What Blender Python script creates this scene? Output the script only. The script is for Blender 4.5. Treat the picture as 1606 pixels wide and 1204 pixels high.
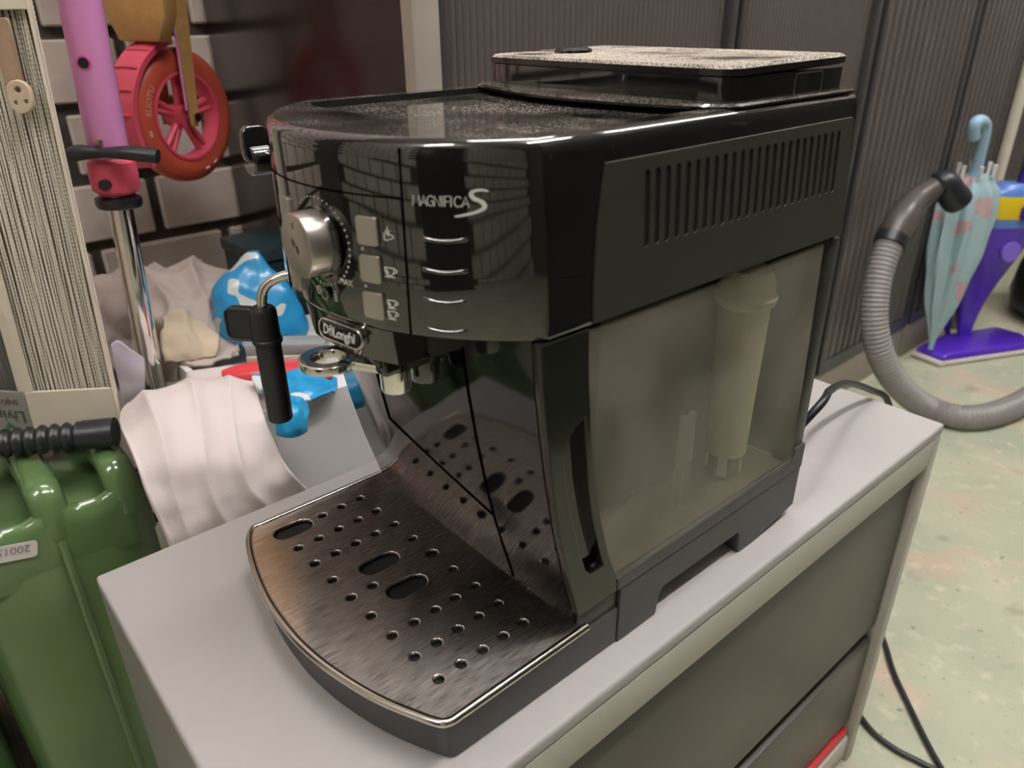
import bpy, bmesh, math, random
from math import sin, cos, pi, radians, sqrt
from mathutils import Vector, Matrix, noise

for o in list(bpy.data.objects):
    bpy.data.objects.remove(o)
scene = bpy.context.scene
col = scene.collection
random.seed(7)

# ------------------------------------------------------------------ camera
TOP = 0.50                      # height of the cabinet top above the floor
F_PX = 1173.3
YAW, PITCH, ROLL = radians(-49.49), radians(26.474), radians(0.706)
CAM = Vector((0.3572, -0.12046, 0.38 + TOP))
_f = Vector((cos(PITCH)*sin(YAW), cos(PITCH)*cos(YAW), -sin(PITCH)))
_r0 = Vector((cos(YAW), -sin(YAW), 0))
_d0 = _f.cross(_r0)
_r = _r0*cos(ROLL) + _d0*sin(ROLL)
_d = -_r0*sin(ROLL) + _d0*cos(ROLL)
cd = bpy.data.cameras.new('camera')
cam = bpy.data.objects.new('camera', cd)
col.objects.link(cam)
cd.sensor_width = 36.0
cd.lens = F_PX/1606*36
cd.clip_start = 0.01
cd.dof.use_dof = True
cd.dof.focus_distance = 0.55
cd.dof.aperture_fstop = 9.0
m = Matrix.Identity(4)
for i in range(3):
    m[i][0] = _r[i]; m[i][1] = -_d[i]; m[i][2] = -_f[i]; m[i][3] = CAM[i]
cam.matrix_world = m
scene.camera = cam


def P(px, py, X=None, Y=None, Z=None):
    """pixel -> world point on the plane x=X, y=Y or z=Z (Z counted from the cabinet top)"""
    d = _r*(px-803) + _d*(py-602) + _f*F_PX
    if X is not None:
        t = (X-CAM.x)/d.x
    elif Y is not None:
        t = (Y-CAM.y)/d.y
    else:
        t = (Z+TOP-CAM.z)/d.z
    return CAM + d*t


# ------------------------------------------------------------------ world, exposure
w = bpy.data.worlds.new('world')
scene.world = w
w.use_nodes = True
w.node_tree.nodes['Background'].inputs[0].default_value = (0.9, 0.93, 1.0, 1)
w.node_tree.nodes['Background'].inputs[1].default_value = 0.02
scene.view_settings.view_transform = 'Standard'
scene.view_settings.look = 'None'
scene.view_settings.exposure = 0.22
scene.view_settings.gamma = 1.0
TUBE_POWER = 150.0               # emission strength of the fluorescent tubes
TUBE_COLOR = (1.0, 0.955, 0.935)

# ------------------------------------------------------------------ materials
MATS = {}


def mat(name, color, rough=0.5, metal=0.0, var=0.0, vscale=8.0, bump=0.0, bscale=60.0, color2=None,
        coat=0.0, spec=0.5, dust=0.0, dlo=.50, alpha=1.0, trans=0.0, emit=None, stretch=None, rvar=0.0, aniso=False):
    if name in MATS:
        return MATS[name]
    M = bpy.data.materials.new(name)
    M.use_nodes = True
    nt = M.node_tree
    N, L = nt.nodes, nt.links
    b = N['Principled BSDF']
    b.inputs['Base Color'].default_value = (*color, 1)
    b.inputs['Roughness'].default_value = rough
    b.inputs['Metallic'].default_value = metal
    b.inputs['Specular IOR Level'].default_value = spec
    b.inputs['Coat Weight'].default_value = coat
    b.inputs['Coat Roughness'].default_value = 0.04
    b.inputs['Alpha'].default_value = alpha
    b.inputs['Transmission Weight'].default_value = trans
    if emit:
        b.inputs['Emission Color'].default_value = (*emit[0], 1)
        b.inputs['Emission Strength'].default_value = emit[1]
    tc = N.new('ShaderNodeTexCoord')
    vec = tc.outputs['Object']
    if stretch:
        mp = N.new('ShaderNodeMapping')
        mp.inputs['Scale'].default_value = stretch
        L.new(vec, mp.inputs['Vector'])
        vec = mp.outputs['Vector']
    cur = None
    if var > 0 or color2:
        nz = N.new('ShaderNodeTexNoise')
        nz.inputs['Scale'].default_value = vscale
        nz.inputs['Detail'].default_value = 5
        L.new(vec, nz.inputs['Vector'])
        rmp = N.new('ShaderNodeValToRGB')
        c2 = color2 if color2 else tuple(c*(1-var) for c in color)
        rmp.color_ramp.elements[0].position = 0.36
        rmp.color_ramp.elements[1].position = 0.66
        rmp.color_ramp.elements[0].color = (*c2, 1)
        rmp.color_ramp.elements[1].color = (*color, 1)
        L.new(nz.outputs['Fac'], rmp.inputs['Fac'])
        cur = rmp.outputs['Color']
        L.new(cur, b.inputs['Base Color'])
        if rvar > 0:
            mr = N.new('ShaderNodeMapRange')
            mr.inputs['From Min'].default_value = 0.35
            mr.inputs['From Max'].default_value = 0.7
            mr.inputs['To Min'].default_value = rough
            mr.inputs['To Max'].default_value = rough+rvar
            L.new(nz.outputs['Fac'], mr.inputs['Value'])
            L.new(mr.outputs['Result'], b.inputs['Roughness'])
    if dust > 0:
        # settled dust: fine speckles, only on faces that look up
        nz2 = N.new('ShaderNodeTexNoise')
        nz2.inputs['Scale'].default_value = 900
        nz2.inputs['Detail'].default_value = 2
        L.new(tc.outputs['Object'], nz2.inputs['Vector'])
        nz3 = N.new('ShaderNodeTexNoise')
        nz3.inputs['Scale'].default_value = 18
        nz3.inputs['Detail'].default_value = 3
        L.new(tc.outputs['Object'], nz3.inputs['Vector'])
        ge = N.new('ShaderNodeNewGeometry')
        sp = N.new('ShaderNodeSeparateXYZ')
        L.new(ge.outputs['Normal'], sp.inputs['Vector'])
        up = N.new('ShaderNodeMapRange')
        up.inputs['From Min'].default_value = 0.3
        up.inputs['From Max'].default_value = 0.95
        L.new(sp.outputs['Z'], up.inputs['Value'])
        a = N.new('ShaderNodeMapRange')
        a.inputs['From Min'].default_value = dlo
        a.inputs['From Max'].default_value = dlo+.22
        L.new(nz2.outputs['Fac'], a.inputs['Value'])
        a2 = N.new('ShaderNodeMapRange')
        a2.inputs['From Min'].default_value = 0.3
        a2.inputs['From Max'].default_value = 0.7
        L.new(nz3.outputs['Fac'], a2.inputs['Value'])
        m1 = N.new('ShaderNodeMath'); m1.operation = 'MULTIPLY'
        L.new(a.outputs['Result'], m1.inputs[0]); L.new(a2.outputs['Result'], m1.inputs[1])
        m2 = N.new('ShaderNodeMath'); m2.operation = 'MULTIPLY'
        L.new(m1.outputs[0], m2.inputs[0]); L.new(up.outputs['Result'], m2.inputs[1])
        m3 = N.new('ShaderNodeMath'); m3.operation = 'MULTIPLY'; m3.use_clamp = True
        L.new(m2.outputs[0], m3.inputs[0]); m3.inputs[1].default_value = dust
        db = N.new('ShaderNodeBsdfDiffuse')
        db.inputs['Color'].default_value = (0.48, 0.43, 0.37, 1)
        mx = N.new('ShaderNodeMixShader')
        L.new(m3.outputs[0], mx.inputs[0])
        L.new(b.outputs[0], mx.inputs[1])
        L.new(db.outputs[0], mx.inputs[2])
        L.new(mx.outputs[0], N['Material Output'].inputs['Surface'])
    if bump > 0:
        nb = N.new('ShaderNodeTexNoise')
        nb.inputs['Scale'].default_value = bscale
        nb.inputs['Detail'].default_value = 4
        L.new(vec, nb.inputs['Vector'])
        bp = N.new('ShaderNodeBump')
        bp.inputs['Strength'].default_value = bump
        bp.inputs['Distance'].default_value = 0.002
        L.new(nb.outputs['Fac'], bp.inputs['Height'])
        L.new(bp.outputs['Normal'], b.inputs['Normal'])
    MATS[name] = M
    return M


# ------------------------------------------------------------------ mesh helpers
class MB:
    def __init__(self):
        self.v = []; self.f = []

    def add(self, vs, fs):
        n = len(self.v)
        self.v += [tuple(q) for q in vs]
        self.f += [tuple(i+n for i in g) for g in fs]
        return self

    def box(self, x0, x1, y0, y1, z0, z1):
        return self.add([(x0,y0,z0),(x1,y0,z0),(x1,y1,z0),(x0,y1,z0),(x0,y0,z1),(x1,y0,z1),(x1,y1,z1),(x0,y1,z1)],
                        [(0,3,2,1),(4,5,6,7),(0,1,5,4),(1,2,6,5),(2,3,7,6),(3,0,4,7)])

    def rings(self, rings, closed=True, cap0=True, cap1=True):
        """skin a list of equal-length vertex rings"""
        n = len(rings[0]); base = len(self.v)
        for r in rings:
            self.v += [tuple(q) for q in r]
        for k in range(len(rings)-1):
            for i in range(n if closed else n-1):
                j = (i+1) % n
                a = base+k*n
                self.f.append((a+i, a+j, a+n+j, a+n+i))
        if cap0:
            self.f.append(tuple(base+i for i in reversed(range(n))))
        if cap1:
            b = base+(len(rings)-1)*n
            self.f.append(tuple(b+i for i in range(n)))
        return self

    def tube(self, pts, r, n=10, caps=True, sx=1.0, up=None):
        pts = [Vector(p) for p in pts]
        R = []
        prev = None
        for i, p in enumerate(pts):
            t = (pts[min(i+1, len(pts)-1)]-pts[max(i-1, 0)]).normalized()
            if prev is None:
                a = Vector(up) if up else (Vector((0,0,1)) if abs(t.z) < .9 else Vector((1,0,0)))
            else:
                a = prev
            u = (a - t*a.dot(t)).normalized()
            prev = u
            v = t.cross(u)
            rr = r[i] if isinstance(r, (list, tuple)) else r
            R.append([p + u*(cos(2*pi*k/n)*rr) + v*(sin(2*pi*k/n)*rr*sx) for k in range(n)])
        return self.rings(R, True, caps, caps)

    def lathe(self, prof, c=(0,0,0), axis='Z', n=32, caps=True):
        """prof: list of (radius, height along axis)"""
        R = []
        for r, h in prof:
            ring = []
            for k in range(n):
                a = 2*pi*k/n
                if axis == 'Z': q = (c[0]+r*cos(a), c[1]+r*sin(a), c[2]+h)
                elif axis == 'Y': q = (c[0]+r*cos(a), c[1]+h, c[2]-r*sin(a))
                else: q = (c[0]+h, c[1]+r*cos(a), c[2]+r*sin(a))
                ring.append(q)
            R.append(ring)
        return self.rings(R, True, caps, caps)

    def build(self, name, material, parent=None, smooth=30, bevel=0.0, bseg=2, loc=None):
        me = bpy.data.meshes.new(name)
        me.from_pydata(self.v, [], self.f)
        me.update()
        bm = bmesh.new(); bm.from_mesh(me)
        bmesh.ops.recalc_face_normals(bm, faces=bm.faces)
        if bevel > 0:
            es = [e for e in bm.edges if len(e.link_faces) == 2 and e.calc_face_angle(0) > radians(35)]
            bmesh.ops.bevel(bm, geom=es, offset=bevel, segments=bseg, affect='EDGES', profile=0.5)
        bm.to_mesh(me); bm.free()
        return link(name, me, material, parent, smooth, loc)


def link(name, me, material, parent=None, smooth=30, loc=None):
    if smooth:
        me.shade_smooth()
        me.set_sharp_from_angle(angle=radians(smooth))
    if material is not None:
        me.materials.clear()
        me.materials.append(material)
    o = bpy.data.objects.new(name, me)
    col.objects.link(o)
    if parent is not None:
        o.parent = parent
    if loc is not None:
        o.location = loc
    return o


def tag(o, label, cat, group=None):
    o['label'] = label; o['category'] = cat
    if group: o['group'] = group
    return o


def thing(name, label, cat, loc=(0,0,0), group=None, rz=0.0):
    o = bpy.data.objects.new(name, None)
    o.empty_display_size = 0.05
    col.objects.link(o)
    o.location = loc
    o.rotation_euler = (0, 0, rz)
    return tag(o, label, cat, group)


def struct(o):
    o['kind'] = 'structure'
    return o


def plate2d(outer, holes, depth, bevel=0.0):
    """flat plate in XY with holes, z from -depth/2 to depth/2: returns a mesh"""
    cu = bpy.data.curves.new('tmp', 'CURVE')
    cu.dimensions = '2D'
    cu.fill_mode = 'BOTH'
    cu.extrude = depth/2 - bevel
    cu.bevel_depth = bevel
    cu.bevel_resolution = 2
    cu.offset = -bevel
    for poly in [outer]+holes:
        s = cu.splines.new('POLY')
        s.points.add(len(poly)-1)
        for p, q in zip(s.points, poly):
            p.co = (q[0], q[1], 0, 1)
        s.use_cyclic_u = True
    return curve_mesh(cu)


def curve_mesh(cu):
    ob = bpy.data.objects.new('tmp', cu)
    col.objects.link(ob)
    dg = bpy.context.evaluated_depsgraph_get()
    dg.update()
    me = bpy.data.meshes.new_from_object(ob.evaluated_get(dg))
    bpy.data.objects.remove(ob)
    bpy.data.curves.remove(cu)
    return me


def text_mesh(body, size, ext=0.0002, align='CENTER', shear=0.0, bold=0.0, space=1.0):
    cu = bpy.data.curves.new('tmp', 'FONT')
    cu.body = body
    cu.size = size
    cu.extrude = ext
    cu.align_x = align
    cu.align_y = 'CENTER'
    cu.shear = shear
    cu.offset = bold
    cu.space_character = space
    cu.resolution_u = 3
    return curve_mesh(cu)


def warp(me, fn):
    for v in me.vertices:
        v.co = fn(v.co)
    me.update()
    return me


def circle(cx, cy, r, n=20):
    return [(cx+r*cos(2*pi*k/n), cy+r*sin(2*pi*k/n)) for k in range(n)]


def stadium(cx, cy, hl, r, ang=0.0, n=10):
    pts = [(hl+r*cos(a), r*sin(a)) for a in [(-.5+k/n)*pi for k in range(n+1)]]
    pts += [(-hl+r*cos(a), r*sin(a)) for a in [(.5+k/n)*pi for k in range(n+1)]]
    c, s = cos(ang), sin(ang)
    return [(cx+x*c-y*s, cy+x*s+y*c) for x, y in pts]


def rrect(x0, x1, y0, y1, r, n=6):
    out = []
    for cx, cy, a0 in ((x1-r, y0+r, -pi/2), (x1-r, y1-r, 0), (x0+r, y1-r, pi/2), (x0+r, y0+r, pi)):
        for k in range(n+1):
            a = a0+pi/2*k/n
            out.append((cx+r*cos(a), cy+r*sin(a)))
    return out


def interp(tab, z):
    if z <= tab[0][0]: return tab[0][1]
    for (a, b), (c, d) in zip(tab, tab[1:]):
        if z <= c:
            return b+(d-b)*(z-a)/(c-a)
    return tab[-1][1]


def crom(p, t):
    """Catmull-Rom through a list of Vectors, t in 0..1"""
    n = len(p)-1
    x = min(max(t*n, 0), n-1e-6); i = int(x); u = x-i
    a = p[max(i-1, 0)]; b = p[i]; c = p[i+1]; d = p[min(i+2, n)]
    return 0.5*((2*b)+(c-a)*u+(2*a-5*b+4*c-d)*u*u+(3*b-a-3*c+d)*u*u*u)


def spline(pts, n):
    pts = [Vector(q) for q in pts]
    return [crom(pts, k/(n-1)) for k in range(n)]


def strokes(lines, w, fn, ext=0.0002):
    """thin ribbon letters: polylines in 2D, mapped by fn(x, y, d) with d the height above the surface"""
    mb = MB()
    for ln in lines:
        ln = [Vector(q) for q in ln]
        top = []; bot = []
        for i, p in enumerate(ln):
            t = (ln[min(i+1, len(ln)-1)]-ln[max(i-1, 0)]).normalized()
            nrm = Vector((-t.y, t.x))
            ww = w if not callable(w) else w(i/(len(ln)-1))
            a = p+nrm*ww/2; b = p-nrm*ww/2
            top.append([fn(a.x, a.y, ext), fn(b.x, b.y, ext), fn(b.x, b.y, -ext), fn(a.x, a.y, -ext)])
        mb.rings(top)
    return mb

# ------------------------------------------------------------------ room shell
M_mortar = mat('mortar', (0.10, 0.085, 0.075), 0.95, var=0.3, vscale=20, bump=0.4, bscale=120)
M_brick = mat('painted_brick', (0.72, 0.62, 0.56), 0.75, color2=(0.58, 0.50, 0.45), vscale=9, bump=0.5, bscale=90)
M_floor = mat('worn_concrete', (0.53, 0.535, 0.395), 0.55, color2=(0.41, 0.455, 0.335), vscale=5, bump=0.25, bscale=45)
# extra pinkish wear and dark pits on the concrete
nt = M_floor.node_tree
bs = nt.nodes['Principled BSDF']
old = bs.inputs['Base Color'].links[0].from_socket
tcf = nt.nodes.new('ShaderNodeTexCoord')
for sc, lo, hi, c in ((7.0, .53, .68, (0.62, 0.46, 0.35)), (30.0, .56, .70, (0.66, 0.62, 0.48)), (13.0, .62, .74, (0.30, 0.27, 0.20)), (70.0, .65, .73, (0.16, 0.14, 0.10))):
    n_ = nt.nodes.new('ShaderNodeTexNoise'); n_.inputs['Scale'].default_value = sc; n_.inputs['Detail'].default_value = 6
    nt.links.new(tcf.outputs['Object'], n_.inputs['Vector'])
    r_ = nt.nodes.new('ShaderNodeMapRange'); r_.inputs['From Min'].default_value = lo; r_.inputs['From Max'].default_value = hi
    r_.inputs['To Max'].default_value = 0.75
    nt.links.new(n_.outputs['Fac'], r_.inputs['Value'])
    x_ = nt.nodes.new('ShaderNodeMix'); x_.data_type = 'RGBA'
    x_.inputs['B'].default_value = (*c, 1)
    nt.links.new(r_.outputs['Result'], x_.inputs['Factor'])
    nt.links.new(old, x_.inputs['A'])
    old = x_.outputs['Result']
nt.links.new(old, bs.inputs['Base Color'])
M_ceil = mat('ceiling_paint', (0.60, 0.58, 0.54), 0.9, var=0.1)
M_plaster = mat('plaster', (0.12, 0.115, 0.095), 0.85, var=0.15, vscale=3)

XL, XR, YN, YF, ZC = -0.98, 3.2, -1.7, 3.4, 2.6
struct(MB().box(XL-.2, XR+.2, YN-.2, YF+.2, -.1, 0).build('floor', M_floor))
struct(MB().box(XL-.2, XR+.2, YN-.2, YF+.2, ZC, ZC+.1).build('ceiling', M_ceil))
wl = struct(MB().box(XL-.15, XL-.012, YN-.2, YF+.2, 0, ZC).build('wall_left', M_mortar))
struct(MB().box(XR, XR+.15, YN-.2, YF+.2, 0, ZC).build('wall_right', M_plaster))
wf = struct(MB().box(XL, XR, YF, YF+.15, 0, ZC).build('wall_back', M_mortar))
wn = struct(MB().box(XL, XR, YN-.15, YN-.012, 0, ZC).build('wall_front', M_mortar))

# bricks of the wall behind the laundry, one by one
bh, bl = 0.1045, 0.214
bm = MB().box(-.012, .003, 0, bl-.016, 0, bh-.017)
b0 = bm.build('brick', M_brick, wl, bevel=.003, bseg=1)
me0 = b0.data
first = True
z_ref = 0.5 + 0.263 - bh*7            # a mortar joint seen at this height
z_ref -= bh*math.floor(z_ref/bh)
zz = z_ref - bh
row = 0
while zz < 2.5:
    y = -1.05 + (bl/2 if row % 2 else 0) + .02
    while y < 0.37:
        if zz > -bh*.02:
            o = b0 if first else bpy.data.objects.new('brick', me0)
            if not first:
                col.objects.link(o); o.parent = wl
            first = False
            o.location = (XL+random.uniform(-.002, .001), y, zz)
        y += bl
    zz += bh; row += 1


M_brickw = mat('white_painted_brick', (0.80, 0.77, 0.66), 0.7, var=.1, vscale=9, bump=0.4, bscale=90)


def brick_field(name, parent, fn, u0, u1, skip=None, bmat=None):
    mb = MB(); rw = 0; z = 0.0
    while z < ZC-bh:
        u = u0 + (bl/2 if rw % 2 else 0)
        while u < u1-bl:
            if not (skip and skip(u, z)):
                a = fn(u, z); b = fn(u+bl-.016, z+bh-.017)
                x0, x1 = sorted((a[0], b[0])); y0, y1 = sorted((a[1], b[1]))
                mb.box(x0, x1, y0, y1, a[2], b[2])
            u += bl
        z += bh; rw += 1
    o = mb.build(name, bmat or M_brick, parent, bevel=.003, bseg=1)
    o['kind'] = 'stuff'
    return o


_s = [0]
def fn_front(u, z):
    _s[0] ^= 1
    return (u, YN-.012 if _s[0] else YN+.002, z)
brick_field('bricks', wn, fn_front, XL+.02, XR-.02, lambda u, z: (0.35 < u+.1 < 1.25 and z < 2.05), M_brickw)
def fn_left(u, z):
    _s[0] ^= 1
    return (XL-.012 if _s[0] else XL+.002, u, z)
brick_field('bricks', wl, fn_left, .375, YF-.02, lambda u, z: z < 1.85)
def fn_back(u, z):
    _s[0] ^= 1
    return (u, YF+.012 if _s[0] else YF-.002, z)
brick_field('bricks', wf, fn_back, XL+.02, XR-.02)

# dark door in the wall behind the photographer
M_doordark = mat('dark_door_paint', (0.035, 0.03, 0.03), 0.35)
d1 = struct(MB().box(.42, 1.18, YN-.012, YN+.03, 0, 2.05).build('door_1', M_doordark, bevel=.004))
MB().tube([(.5, YN+.03, 1.05), (.5, YN+.07, 1.05), (.62, YN+.07, 1.05)], .009, 10).build('door_handle', mat('brass', (.55,.45,.25), .3, 1), d1)

# fluorescent fittings on the ceiling, tubes running along the cabinets
M_fit = mat('lamp_fitting_white', (0.75, 0.74, 0.70), 0.4)
for lx, ly, ln_, pw, lab in ((0.62, 0.55, 1.2, 1.0, 'white fluorescent batten with a lit tube above the coffee machine'),
                             (0.62, 2.25, 1.2, 1.0, 'white fluorescent batten with a lit tube above the mop and hose'),
                             (-0.20, 0.60, 1.2, 0.5, 'white fluorescent batten with a dimmer lit tube added to brighten the bin and laundry'),  # added fill lamp, lightens the bin, laundry and left wall
                             (0.30, -1.25, 0.9, 0.8, 'short white fluorescent batten with a lit tube added to brighten the wall by the dark door')):  # added lamp, lights the front wall that the glossy head mirrors
    M_tube = mat('fluorescent_tube_%d' % int(pw*100), (1, 1, 1), 0.3, emit=(TUBE_COLOR, TUBE_POWER*pw))
    t = thing('ceiling_lamp', lab, 'lamp', (lx, ly, ZC), 'fluorescent ceiling lamps')
    MB().box(-.04, .04, -ln_/2-.03, ln_/2+.03, -.05, 0).build('lamp_housing', M_fit, t, bevel=.004)
    MB().lathe([(.0, -ln_/2), (.016, -ln_/2), (.016, ln_/2), (.0, ln_/2)], (0, 0, -.085), 'Y', 16, False).build('tube', M_tube, t)
    for s in (-1, 1):
        MB().box(-.014, .014, s*(ln_/2)-.012, s*(ln_/2)+.012, -.1, -.05).build('tube_holder', M_fit, t, bevel=.002)

# ------------------------------------------------------------------ tall tambour cabinets along the wall
CX = -0.38
M_cab_side = mat('maroon_gloss_panel', (0.030, 0.014, 0.016), 0.22, var=0.2, vscale=3)
M_cab_frame = mat('cabinet_frame_dark', (0.045, 0.043, 0.045), 0.35)
M_cab_post = mat('cabinet_post_beige', (0.40, 0.36, 0.31), 0.45, var=0.1)
M_tamb = mat('tambour_slats_grey', (0.090, 0.080, 0.074), 0.26)
M_plinth = mat('cabinet_plinth', (0.34, 0.30, 0.25), 0.5, var=0.15)


def tambour(name, y0, y1, pitch, depth, label, post=0.0, left_side=False):
    t = thing(name, label, 'cabinet', (CX, y0, 0), 'tall shutter cabinets along the brick wall')
    W = y1-y0
    D = .585
    H = 1.98
    MB().box(-D, -.02, .002, W-.002, .10, H).build('cabinet_body', M_cab_side if left_side else M_cab_frame, t, bevel=.002)
    MB().box(-D+.02, -.004, .003, W-.003, 0, .10).build('plinth', M_plinth, t, bevel=.002)
    x = post
    if post:
        MB().box(-.02, .002, 0, post, .10, H).build('corner_post', M_cab_post, t, bevel=.002)
    for a, b in ((x, x+.012), (W-.016, W)):
        MB().box(-.02, .0, a, b, .10, H).build('side_frame', M_cab_frame, t, bevel=.0015)
    MB().box(-.02, .0, x+.012, W-.016, H-.04, H).build('top_frame', M_cab_frame, t)
    MB().box(-.02, .0, x+.012, W-.016, .10, .13).build('bottom_frame', M_cab_frame, t)
    mb = MB()
    n = int((W-.028-x)/pitch); p = (W-.028-x)/n
    for k in range(n):
        a = x+.012+k*p
        ring = lambda z: [(-.014, a, z), (-.014+depth*.4, a+p*.08, z), (-.014+depth, a+p*.3, z), (-.014+depth, a+p*.7, z), (-.014+depth*.4, a+p*.92, z), (-.014, a+p, z), (-.02, a+p, z), (-.02, a, z)]
        mb.rings([ring(.13), ring(H-.04)])
    o = mb.build('shutter_slats', M_tamb, t, smooth=40)
    o['kind'] = 'stuff'
    return t


tambour('shutter_cabinet', .375, .972, .010, .0012, 'tall grey shutter cabinet with dark maroon side panel and beige corner post', post=.036, left_side=True)
tambour('shutter_cabinet', .984, 1.440, .010, .0012, 'tall grey fine-ribbed shutter cabinet between the beige post cabinet and the wide-ribbed one')
tambour('shutter_cabinet', 1.462, 1.925, .030, .010, 'tall wide-ribbed shutter cabinet behind the grey vacuum hose')
tambour('shutter_cabinet', 1.945, 2.55, .030, .010, 'tall wide-ribbed shutter cabinet with blue umbrella leaning on it')

# dark cupboard added out of view to blacken the reflections in the machine's side
t = thing('added_dark_cupboard', 'tall dark grey cupboard added out of view to darken reflections in the water tank side', 'cupboard', (1.10, 1.35, 0))
M_dc = mat('added_cupboard_paint', (.030, .029, .026), .45)
MB().box(-.20, .20, -1.15, 1.15, .06, 1.75).build('added_cupboard_body', M_dc, t, bevel=.004)
MB().box(-.17, .19, -1.12, 1.12, 0, .0598).build('plinth', M_dc, t)
for k in range(4):
    d_ = MB().box(-.216, -.2005, -1.14+.571*k, -1.14+.571*k+.565, .08, 1.73).build('added_cupboard_door', M_dc, t, bevel=.003)
    MB().tube([(-.217, -1.14+.571*k+.05, .85), (-.235, -1.14+.571*k+.05, .87), (-.235, -1.14+.571*k+.05, .97), (-.217, -1.14+.571*k+.05, .99)], .005, 8).build('door_handle', mat('brass', (.55,.45,.25), .3, 1), d_)

# ------------------------------------------------------------------ grey metal drawer cabinet
M_gm = mat('grey_painted_metal', (0.465, 0.445, 0.440), 0.42, var=0.10, vscale=7, bump=0.04, bscale=200, rvar=.12)
M_gmside = mat('grey_metal_front_rail', (0.52, 0.50, 0.45), 0.40, var=0.05)
M_drawer = mat('olive_grey_drawer', (0.066, 0.060, 0.050), 0.42, var=0.06, bump=0.03, bscale=300)
M_gap = mat('gap_black', (0.02, 0.02, 0.02), 0.6)
M_red = mat('red_plastic', (0.55, 0.03, 0.035), 0.35)
x0, x1, y0, y1 = -.188, .141, -.0735, .643
t = thing('drawer_cabinet', 'low grey metal drawer cabinet carrying the coffee machine', 'cabinet', (0, 0, 0))
# top sheet with folded rim
MB().box(x0, x1, y0, y1, TOP-.012, TOP).build('top_sheet', M_gm, t, bevel=.003, bseg=3)
MB().box(x1-.02, x1, y0+.016, y1-.016, TOP-.046, TOP-.012).build('front_rail', M_gmside, t, bevel=.002)
for a, b in ((y0, y0+.015), (y1-.015, y1)):
    MB().box(x1-.03, x1, a, b, 0.0, TOP-.0125).build('corner_post', M_gmside, t, bevel=.002)
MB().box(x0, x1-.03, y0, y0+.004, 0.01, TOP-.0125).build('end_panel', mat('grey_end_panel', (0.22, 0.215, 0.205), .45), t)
MB().box(x0, x1-.03, y1-.004, y1, 0.01, TOP-.0125).build('end_panel', M_gmside, t)
MB().box(x0, x0+.004, y0+.004, y1-.004, 0.01, TOP-.0125).build('back_panel', M_gmside, t)
MB().box(x0+.006, x1-.031, y0+.006, y1-.006, 0.02, TOP-.05).build('carcass', M_gap, t)
ya, yb = y0+.018, y1-.018
for za, zb in ((.235, .450), (.075, .212)):
    MB().box(x1-.030, x1-.008, ya, yb, za, zb).build('drawer', M_drawer, t, bevel=.003)
MB().box(x1-.026, x1-.004, ya+.004, yb-.006, .058, .067).build('red_strip', M_red, t, bevel=.003)
MB().box(x1-.030, x1-.002, ya, yb-.002, .012, .052).build('bottom_rail', M_gmside, t, bevel=.004)

# ------------------------------------------------------------------ coffee machine
T = thing('coffee_machine', 'glossy black bean-to-cup coffee machine with steel drip tray on grey cabinet', 'coffee machine', (0, 0, TOP))
M_gloss = mat('gloss_black', (0.006, 0.006, 0.0065), 0.05, coat=1.0, spec=.7)
M_glossdust = mat('gloss_black_dusty', (0.008, 0.008, 0.008), 0.08, coat=0.4, dust=.9)
M_lid = mat('lid_black_dusty', (0.010, 0.010, 0.010), 0.12, coat=0.3, dust=2.5, dlo=.36)
M_matte = mat('matte_black', (0.026, 0.026, 0.022), 0.42, bump=0.03, bscale=900)
M_base = mat('base_black_plastic', (0.055, 0.053, 0.055), 0.42, bump=0.03, bscale=800)
M_black = mat('deep_black', (0.004, 0.004, 0.004), 0.6)
M_rubber = mat('black_rubber', (0.014, 0.016, 0.020), 0.38)
M_chrome = mat('chrome', (0.82, 0.80, 0.76), 0.08, 1.0)
M_steel = mat('brushed_steel', (0.66, 0.61, 0.57), 0.09, 1.0, var=0.08, vscale=30, bump=0.02, bscale=30, stretch=(60, 2.0, 1), rvar=.10)
M_steel.node_tree.nodes['Principled BSDF'].inputs['Anisotropic'].default_value = 0.5
_nt = M_steel.node_tree
_b1 = _nt.nodes['Principled BSDF']
_b2 = _nt.nodes.new('ShaderNodeBsdfPrincipled')          # fine scratches along the tray: a broad sheen
_b2.inputs['Base Color'].default_value = (.72, .66, .61, 1); _b2.inputs['Metallic'].default_value = 1
_b2.inputs['Roughness'].default_value = .52; _b2.inputs['Anisotropic'].default_value = .9
_n2 = _nt.nodes.new('ShaderNodeTexNoise'); _n2.inputs['Scale'].default_value = 30; _n2.inputs['Detail'].default_value = 4
_nt.links.new([n for n in _nt.nodes if n.type == 'MAPPING'][0].outputs[0], _n2.inputs['Vector'])
_r2 = _nt.nodes.new('ShaderNodeMapRange'); _r2.inputs['From Min'].default_value = .35; _r2.inputs['From Max'].default_value = .68
_r2.inputs['To Min'].default_value = .14; _r2.inputs['To Max'].default_value = .50
_nt.links.new(_n2.outputs['Fac'], _r2.inputs['Value'])
_mx = _nt.nodes.new('ShaderNodeMixShader')
_nt.links.new(_r2.outputs['Result'], _mx.inputs[0]); _nt.links.new(_b1.outputs[0], _mx.inputs[1]); _nt.links.new(_b2.outputs[0], _mx.inputs[2])
_nt.links.new(_mx.outputs[0], _nt.nodes['Material Output'].inputs['Surface'])
_tn = M_steel.node_tree.nodes.new('ShaderNodeTangent'); _tn.direction_type = 'UV_MAP'; _tn.uv_map = 'brush'
M_steel.node_tree.links.new(_tn.outputs[0], M_steel.node_tree.nodes['Principled BSDF'].inputs['Tangent'])
_nt.links.new(_tn.outputs[0], _b2.inputs['Tangent'])
M_silver = mat('satin_silver', (0.52, 0.49, 0.45), 0.30, 0.9)
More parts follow.
